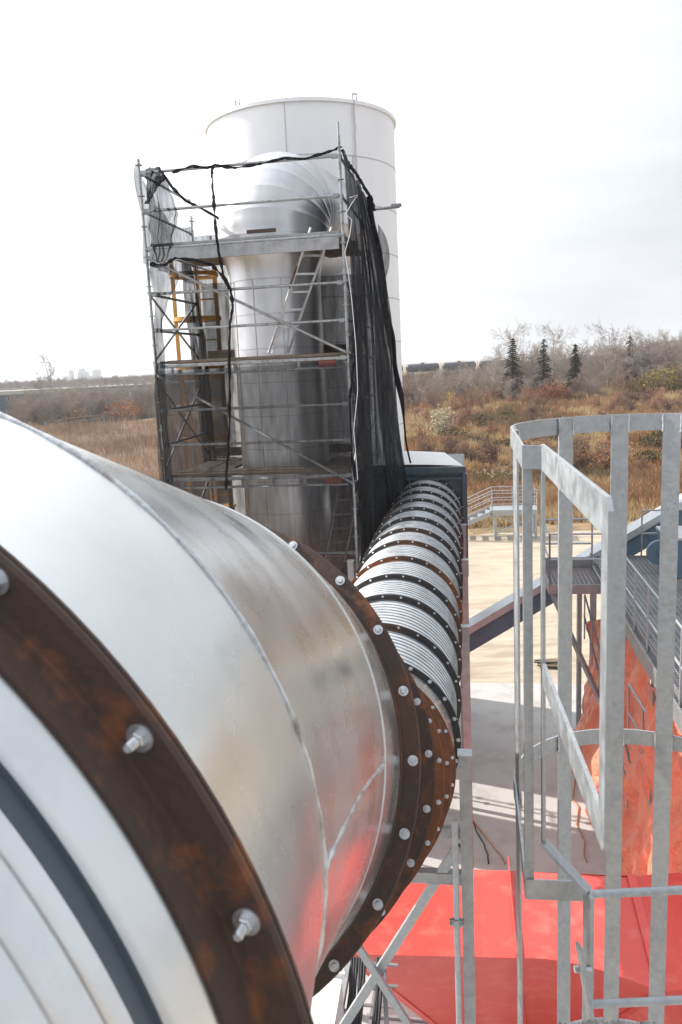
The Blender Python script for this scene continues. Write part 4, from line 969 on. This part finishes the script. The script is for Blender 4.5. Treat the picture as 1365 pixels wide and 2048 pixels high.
# two lone bare trees with clear trunks and the tall pale ones by the spruces
for x_, Y, sc_t, lb in ((1035, 178, 1.22, 'tall pale bare tree just right of the biggest spruce'), (1222, 184, 1.08, 'tall bare tree left of the small spruce on the skyline'), (985, 176, .85, 'bare tree left of the biggest spruce'), (1105, 184, 1.15, 'tall bare tree between the second and third spruces')):
    X = ray(x_, 760).x * Y; put(protos[1], X, Y, rg.uniform(0, 6), sc_t, lb)
for x_, Y, sc_t, lb in ((1235, 150, .95, 'spreading bare tree with a dark forked trunk at the meadow edge'), (1192, 150, .8, 'smaller spreading bare tree beside the forked one')):
    X = ray(x_, 780).x * Y; put(protos[3], X, Y, rg.uniform(0, 6), sc_t, lb)
# left bank wood
for k in range(95):
    x_ = rg.uniform(48, 330); Y = rg.uniform(165, 205); X = ray(x_, 800).x * Y
    put(rg.choice(protos), X, Y, rg.uniform(0, 6.28), rg.uniform(.5, .72), 'leafless grey tree in the thicket below the road on the left', 'bare trees of the left-hand thicket')
for k in range(60):
    x_ = rg.uniform(20, 330); Y = rg.uniform(158, 185); X = ray(x_, 810).x * Y
    put(thick[0] if rg.random() < .75 else thick[1], X, Y, rg.uniform(0, 6.28), rg.uniform(.8, 1.4), 'dark twiggy bush at the foot of the left-hand thicket', 'bushes of the left-hand thicket')
for x_, sc_t, lb in ((102, .95, 'bare tree standing above the skyline left of the far city towers'), (80, .7, 'rounded bare tree on the left skyline')):
    Y = 236; put(protos[1 if sc_t > .9 else 3], ray(x_, 760).x * Y, Y, 1, sc_t, lb, None, 5.2)
# coloured shrubs
def shrub(name, label, x_, y_, Y, rad, size, pal, n, seed, stem=True):
    rg2 = random.Random(seed); X = ray(x_, y_).x * Y; z = GZ + terr(X, Y); t = thing(name, (X, Y, z), label, 'shrub')
    sg = []
    for k in range(14):
        a = rg2.uniform(0, 6.28); d = V((math.cos(a) * .5, math.sin(a) * .5, 1)).normalized(); q = V((X, Y, z - .1)); sg.append((q, q + d * rad[2] * rg2.uniform(1.1, 1.8), .05, .015, False))
    if stem: sg.append((V((X, Y, z - .1)), V((X, Y, z + rad[2])), .08, .05, False))
    vt, ft = segs_mesh(sg, 4); vt[:, 2] += H; tri_mesh('stem', vt, ft, np.tile(BARK[1], (len(vt), 1)), M['leaf'], t)
    vl_, fl2, cl_ = leaf_cloud(rg2, n, (X, Y, z + rad[2] * (1.15 if stem else .8) + H), rad, size, pal); tri_mesh('foliage', vl_, fl2, cl_, M['leaf'], t)
shrub('silver_shrub', 'pale silvery-leaved small tree standing alone in the meadow near the silo', 885, 862, 92, (1.5, 1.4, 1.7), .11, [(.42, .38, .27), (.33, .30, .21), (.50, .46, .35)], 1300, 1)
shrub('red_shrub', 'rounded reddish shrub in front of the second spruce', 1100, 776, 134, (3.2, 2.4, 1.9), .14, [(.24, .09, .055), (.30, .12, .07), (.18, .08, .05)], 2200, 2, False)
shrub('yellow_shrub', 'large yellow-green shrub at the right edge before the wood', 1340, 745, 138, (4.4, 3, 2.6), .16, [(.26, .20, .05), (.20, .15, .05), (.30, .22, .06)], 2600, 3, False)
shrub('yellow_shrub', 'olive shrub left of the large yellow-green one', 1290, 750, 140, (3.0, 2.5, 1.8), .15, [(.18, .14, .05), (.14, .11, .05)], 1500, 4, False)
shrub('yellow_shrub', 'small bright yellow bush below the railway tank cars', 898, 800, 132, (.9, .8, .6), .09, [(.55, .38, .06), (.45, .30, .06)], 350, 5, False)
shrub('yellow_shrub', 'little yellow-leaved sapling in the twigs left of the biggest spruce', 900, 748, 138, (.9, .9, 1.4), .1, [(.50, .32, .06)], 260, 6)
shrub('yellow_shrub', 'narrow golden sapling right of the red shrub', 1120, 760, 136, (.9, .9, 1.6), .1, [(.40, .26, .07)], 320, 7)
shrub('orange_shrub', 'rust-orange leafy bush among the bare trees on the left', 250, 795, 156, (4.2, 2, 2.2), .15, [(.42, .17, .06), (.34, .14, .05)], 900, 8)
shrub('orange_shrub', 'dull orange bush in the middle of the left-hand thicket', 150, 810, 156, (3.2, 2, 1.7), .14, [(.30, .17, .08), (.24, .14, .07)], 600, 9)
for k in range(26):
    x_ = rg.uniform(830, 1400); Y = rg.uniform(62, 140)
    shrub('dark_bush', 'low dark olive-brown bush in the right-hand meadow', x_, 800, Y, (1.1 + rg.random() * 1.3, 1.2, .5 + rg.random() * .4), .1, [(.085, .07, .035), (.12, .085, .04), (.07, .065, .035)], 520, 100 + k, False)
for o in list(COL.objects):
    if o.name.startswith('dark_bush') and o.type == 'EMPTY': o['group'] = 'dark bushes in the meadow'
thick.append(make_tree('russet_bush', 'x', 'bush', 2.6, .05, dict(KS, low=5), 31, leaves=(900, .075, (.34, .15, .075)), bark=1)); thick.append(make_tree('russet_bush', 'x', 'bush', 2.2, .05, dict(KS, low=5), 32, leaves=(900, .07, (.26, .13, .085)), bark=1))
for k in range(110):
    x_ = rg.uniform(825, 1400); Y = rg.uniform(58, 150) if k % 3 else rg.uniform(110, 155); X = ray(x_, 800).x * Y
    put(thick[3 + k % 2], X, Y, rg.uniform(0, 6.28), rg.uniform(.35, .8), 'russet brown bush in the meadow on the right', 'russet bushes in the meadow')
for k in range(46):
    x_ = rg.uniform(1150, 1420); Y = rg.uniform(160, 200); X = ray(x_, 760).x * Y
    put(rg.choice(protos), X, Y, rg.uniform(0, 6.28), rg.uniform(.7, .95), 'taller bare tree in the dense wood at the right edge', 'taller bare trees at the right edge')
# spruces
def spruce(label, x_, ytop, Y, seed):
    rg2 = random.Random(seed); X = ray(x_, 740).x * Y; z = GZ + terr(X, Y); ht = at(x_, ytop, Y).z - z; t = thing('spruce', (X, Y, z), label, 'spruce', 'dark spruces rising above the wood')
    vt, ft = segs_mesh([(V((X, Y, z + H - .2)), V((X, Y, z + H + ht * .97)), .2, .02, True)], 7); tri_mesh('trunk', vt, ft, np.tile((.08, .06, .045), (len(vt), 1)), M['leaf'], t)
    vs = []; cs = []; zz = ht * .12
    while zz < ht * .985:
        f = 1 - zz / ht; rad = (.25 * ht * f ** .85 + .08) * rg2.uniform(.75, 1.15); nb = max(5, int(13 * f + 4))
        for k in range(nb):
            a = rg2.uniform(0, 6.283); d = V((math.cos(a), math.sin(a), 0)); L_ = rad * rg2.uniform(.65, 1.15); e = V((-d.y, d.x, 0))
            for q in range(7):
                s_ = (q + rg2.random()) / 7; p = V((X, Y, z + H + zz)) + d * L_ * s_ - ZV * (L_ * .32 * s_ ** 1.4 - .08 * s_); w_ = (.12 + .26 * (1 - s_)) * rg2.uniform(.7, 1.2)
                tip = p + d * .3 * rg2.uniform(.7, 1.3) - ZV * .12; g_ = rg2.uniform(.6, 1.3); c = (.035 * g_, .04 * g_, .022 * g_)
                vs += [tuple(p - e * w_ - ZV * .1), tuple(p + e * w_ - ZV * .1), tuple(tip), tuple(p - d * .1 + ZV * .06), tuple(p + e * w_ * .6 - ZV * .22), tuple(tip - ZV * .15)]; cs += [c] * 6
        zz += ht * .03
    tri_mesh('crown', np.array(vs), np.arange(len(vs)).reshape(-1, 3), np.array(cs), M['leaf'], t)
spruce('largest dark spruce, left of the four, rising above the bare trees', 1026, 672, 143, 1)
spruce('slimmer spruce second from the left, half hidden by bare trees', 1088, 674, 158, 2)
spruce('third dark spruce, right of the red shrub', 1151, 685, 148, 3)
spruce('smallest spruce, farthest right on the skyline', 1260, 668, 166, 4)
# deeper belts that read as one mass
def belt(name, label, n, xa, xb, Ya, Yb, hgt, pal, dz=0):
    vs = []; cs = []; rg2 = random.Random(n)
    for k in range(n):
        x_ = rg2.uniform(xa, xb); Y = rg2.uniform(Ya, Yb); X = ray(x_, 760).x * Y; z = GZ + terr(X, Y) + H + dz; h = hgt * rg2.uniform(.4, 1.15) * (1 + .4 * mn.noise(V((X * .05, Y * .05, 1)))); c = pal[rg2.randrange(len(pal))]; f = rg2.uniform(.7, 1.3)
        for _ in range(6):
            ax = rg2.gauss(0, .9); w_ = .05 * Y / 200; zz = z + rg2.random() * h * .5; vs += [(X + ax - w_, Y, zz), (X + ax + w_, Y, zz), (X + ax * 1.6 + rg2.gauss(0, .4), Y + rg2.gauss(0, .5), zz + h * rg2.uniform(.3, .6))]; cs += [tuple(q * f for q in c)] * 3
    o = tri_mesh(name, np.array(vs), np.arange(len(vs)).reshape(-1, 3), np.array(cs), M['leaf']); tag(o, label, 'wood', None, 'stuff')
belt('far_wood', 'hazy brown far wood along the horizon on the right', 3400, 810, 1420, 205, 330, 5.4, [(.22, .17, .14), (.15, .12, .10), (.30, .23, .18)])
belt('thicket_undergrowth', 'dense brown undergrowth filling the left bank below the road', 2600, 45, 330, 176, 226, 3.6, [(.11, .085, .07), (.14, .105, .08), (.08, .07, .058)])
belt('horizon_trees', 'pale line of trees along the far horizon on the left', 2200, -60, 420, 520, 900, 7, [(.22, .18, .16), (.18, .16, .15)], 3)

# ---------------------------------------------------------------- far left: road on its bank, guard rail, bridge; fence; city
def ridge(name, pts, top, half, base, m):
    b = MB(); vs = []
    for (X, Y) in pts:
        for dy, z in ((-half - base, -1.0), (-half, top), (half, top), (half + base, -1.0)): vs.append(V((X, Y + dy, GZ + z)))
    b.add(vs, [(4 * k + i, 4 * k + 4 + i, 4 * k + 5 + i, 4 * k + 1 + i) for k in range(len(pts) - 1) for i in range(3)]); return tag(b.build(name, m, None, ang=20), kind='structure')
rp = [(-150, 226), (-110, 236), (-80, 244), (-50, 256), (-20, 272)]
ridge('road_embankment', rp, 6.3, 5, 14, mat('bank_soil', (.14, .10, .07), .95, 0, (.10, .075, .055), .2))
ridge('road', [(X, Y) for X, Y in rp], 6.32, 4.2, .02, mat('road_surface', (.30, .30, .30), .9))
gr_ = thing('guard_rail', (-90, 236, GZ + 6.3), 'pale guard rail along the raised road on the left', 'guard rail'); b = MB(); b2 = MB()
for k in range(len(rp) - 1):
    p, q = V((rp[k][0], rp[k][1] - 4.4, GZ + 6.95)), V((rp[k + 1][0], rp[k + 1][1] - 4.4, GZ + 6.95)); b.bar(p, q, .08, .45, V((0, 1, 0)))
    for s_ in range(9): c = p.lerp(q, s_ / 9); b2.bar(c - ZV * .7, c + ZV * .15, .15, .12)
b.build('rail', M['lid'], gr_, smooth=False); b2.build('posts', M['galvd'], gr_, smooth=False)
rb_ = thing('road_bridge', (-92, 214, GZ), 'dark concrete bridge span at the far left under the raised road', 'bridge'); c = at(20, 805, 214)
b = MB(); b.box(V((c.x - 6, 218, GZ + 6.2)), (34, 8, 1.0), (V((1, 0, 0)), V((0, 1, 0)), ZV)); b.build('deck', M['conc'], rb_, smooth=False)
b = MB(); b.box(V((c.x - 6, 214.5, GZ + 3.0)), (32, 1.2, 5.4), (V((1, 0, 0)), V((0, 1, 0)), ZV)); b.build('abutment', M['bluegrey'], rb_, smooth=False)
fe = thing('timber_barrier', (at(200, 860, 146).x, 146, GZ), 'dark timber post barrier between the reeds and the thicket on the left', 'barrier')
pA, pB = at(95, 862, 140), at(312, 828, 172)
for k in range(34):
    t = k / 33; p = pA.lerp(pB, t); z = GZ + terr(p.x, p.y); b = MB(); b.box(V((p.x, p.y, z + .7)), (.45, .3, 1.5)); b.build('post', M['wood'] if k % 3 else M['dark'], fe, smooth=False)
b = MB()
for dz in (.75, 1.5): b.bar(V((pA.x, pA.y - .1, GZ + terr(pA.x, pA.y) + dz)), V((pB.x, pB.y - .1, GZ + terr(pB.x, pB.y) + dz)), .2, .22)
b.build('rail', M['wood'], fe, smooth=False)
M['tower'] = mat('far_tower', (.16, .16, .18), .8, 0, (.12, .125, .145), .03); M['glass'] = mat('far_window', (.10, .12, .15), .3)
for k, (xa, xb, yt_, lab) in enumerate(((139, 147, 741, 'slim pale city tower, left of the far skyline group'), (157, 176, 744, 'stepped wide city block in the middle of the far skyline'), (186, 201, 740, 'broad city tower on the right of the far skyline'), (128, 139, 753, 'low city block left of the slim tower'), (10, 16, 759, 'small hazy tower at the far left skyline'), (176, 184, 752, 'low city block between the stepped block and the broad tower'), (229, 236, 752, 'lone small block right of the far skyline group'))):
    Y = 2300 + 20 * k; a, e = at(xa, yt_, Y), at(xb, yt_, Y); t = thing('city_building', ((a.x + e.x) / 2, Y, GZ), lab, 'building', 'far city buildings'); wd = e.x - a.x; X = (a.x + e.x) / 2
    b = MB(); b.box(V((X, Y, (a.z + GZ) / 2)), (wd, wd * .8, a.z - GZ), (V((1, 0, 0)), V((0, 1, 0)), ZV))
    if k == 1: b.box(V((X - 2, Y, a.z + 4)), (wd * .55, wd * .5, 8), (V((1, 0, 0)), V((0, 1, 0)), ZV))
    b.build('walls', M['tower'], t, smooth=False); b = MB()
    z = GZ + 6
    while z < a.z - 2: b.box(V((X, Y - wd * .4 - .1, z)), (wd * .86, .3, 1.6), (V((1, 0, 0)), V((0, 1, 0)), ZV)); z += 4.2
    b.build('window_bands', M['glass'], t, smooth=False)
    b = MB(); b.box(V((X, Y, a.z + (9 if k == 1 else 1.2))), (wd * .3, wd * .3, 2.4), (V((1, 0, 0)), V((0, 1, 0)), ZV)); b.build('roof_plant', M['tower'], t, smooth=False)

# ---------------------------------------------------------------- tank cars on a low bank, sheds on the horizon
ridge('railway_embankment', [(-10, 330), (30, 322), (70, 318), (120, 318)], 4.2, 4, 9, M['land'])
M['tank'] = mat('tank_car_black', (.035, .042, .05), .45, .1, (.06, .065, .07), .6)
def tankcar(label, X, Y, rz):
    t = thing('tank_car', (0, 0, 0), label, 'tank car', 'railway tank cars'); b = MB(); pr = [(-6.6, .02), (-6.5, .7), (-6.1, 1.3), (-5.7, 1.5), (5.7, 1.5), (6.1, 1.3), (6.5, .7), (6.6, .02)]
    b.lathe((0, 0, 2.7), (1, 0, 0), pr, 28); b.build('tank', M['tank'], t, ang=40)
    b = MB(); b.tube((0, 0, 4.1), (0, 0, 4.6), .6, 14); b.box((0, 0, 4.5), (3, .9, .08), (V((1, 0, 0)), V((0, 1, 0)), ZV)); b.build('dome', M['tank'], t)
    b = MB(); b.box((0, 0, 1.1), (13.6, 1.6, .3), (V((1, 0, 0)), V((0, 1, 0)), ZV)); b.build('underframe', M['dark'], t, smooth=False)
    for s_ in (-4.6, 4.6):
        b = MB()
        for dx in (-.9, .9):
            for dy in (-.75, .75): b.tube((s_ + dx, dy - .07, .46), (s_ + dx, dy + .07, .46), .46, 16)
        b.box((s_, 0, .6), (2.6, 1.7, .35), (V((1, 0, 0)), V((0, 1, 0)), ZV)); b.build('bogie', M['dark'], t)
    t.location = (X, Y, GZ + 4.2 + H); t.rotation_euler = (0, 0, rz)
    for o in COL.objects:
        if o.parent is t: o.matrix_parent_inverse = Matrix.Translation((0, 0, -H))
    return t
for k, (x_, lb) in enumerate(((822, 'black railway tank car half hidden behind the silo edge'), (838, 'middle black railway tank car right of the silo'), (862, 'grey-topped tank car third in the row of tank cars'), (893, 'last tank car on the right, partly behind bare trees'))):
    Y = 322; tankcar(lb, 26.5 + k * 14.2 - 6, Y - k * 1.0, R(-3))
M['shed'] = mat('shed_white', (.7, .7, .7), .6)
for xa, xb, y_, lb in ((968, 983, 727, 'small white shed far off among the trees left of the biggest spruce'), (1180, 1212, 710, 'long pale roof on the far skyline between the third and last spruce')):
    Y = 420; a, e = at(xa, y_, Y), at(xb, y_, Y); t = thing('far_shed', ((a.x + e.x) / 2, Y, GZ), lb, 'shed'); b = MB(); X = (a.x + e.x) / 2; wd = e.x - a.x; zz = a.z
    b.box(V((X, Y, (zz + GZ) / 2)), (wd, 5, zz - GZ), (V((1, 0, 0)), V((0, 1, 0)), ZV)); b.build('walls', M['shed'], t, smooth=False)
    b = MB(); b.add([V((X - wd * .53, Y - 2.8, zz)), V((X + wd * .53, Y - 2.8, zz)), V((X + wd * .53, Y, zz + 1.2)), V((X - wd * .53, Y, zz + 1.2)), V((X - wd * .53, Y + 2.8, zz)), V((X + wd * .53, Y + 2.8, zz))], [(0, 1, 2, 3), (3, 2, 5, 4)]); b.build('roof', M['shed'], t, smooth=False)

# ---------------------------------------------------------------- haze
b = MB(); b.box(V((0, 1900, 22)), (7000, 4300, 64.8), (V((1, 0, 0)), V((0, 1, 0)), ZV))
hz = bpy.data.materials.new('air_haze'); hz.use_nodes = True; t = hz.node_tree; t.nodes.clear(); o_ = t.nodes.new('ShaderNodeOutputMaterial'); pv = t.nodes.new('ShaderNodeVolumePrincipled')
pv.inputs['Color'].default_value = (.92, .95, 1, 1); pv.inputs['Density'].default_value = .00028; pv.inputs['Anisotropy'].default_value = .3; t.links.new(pv.outputs[0], o_.inputs['Volume'])
tag(b.build('haze', hz, smooth=False), kind='stuff')
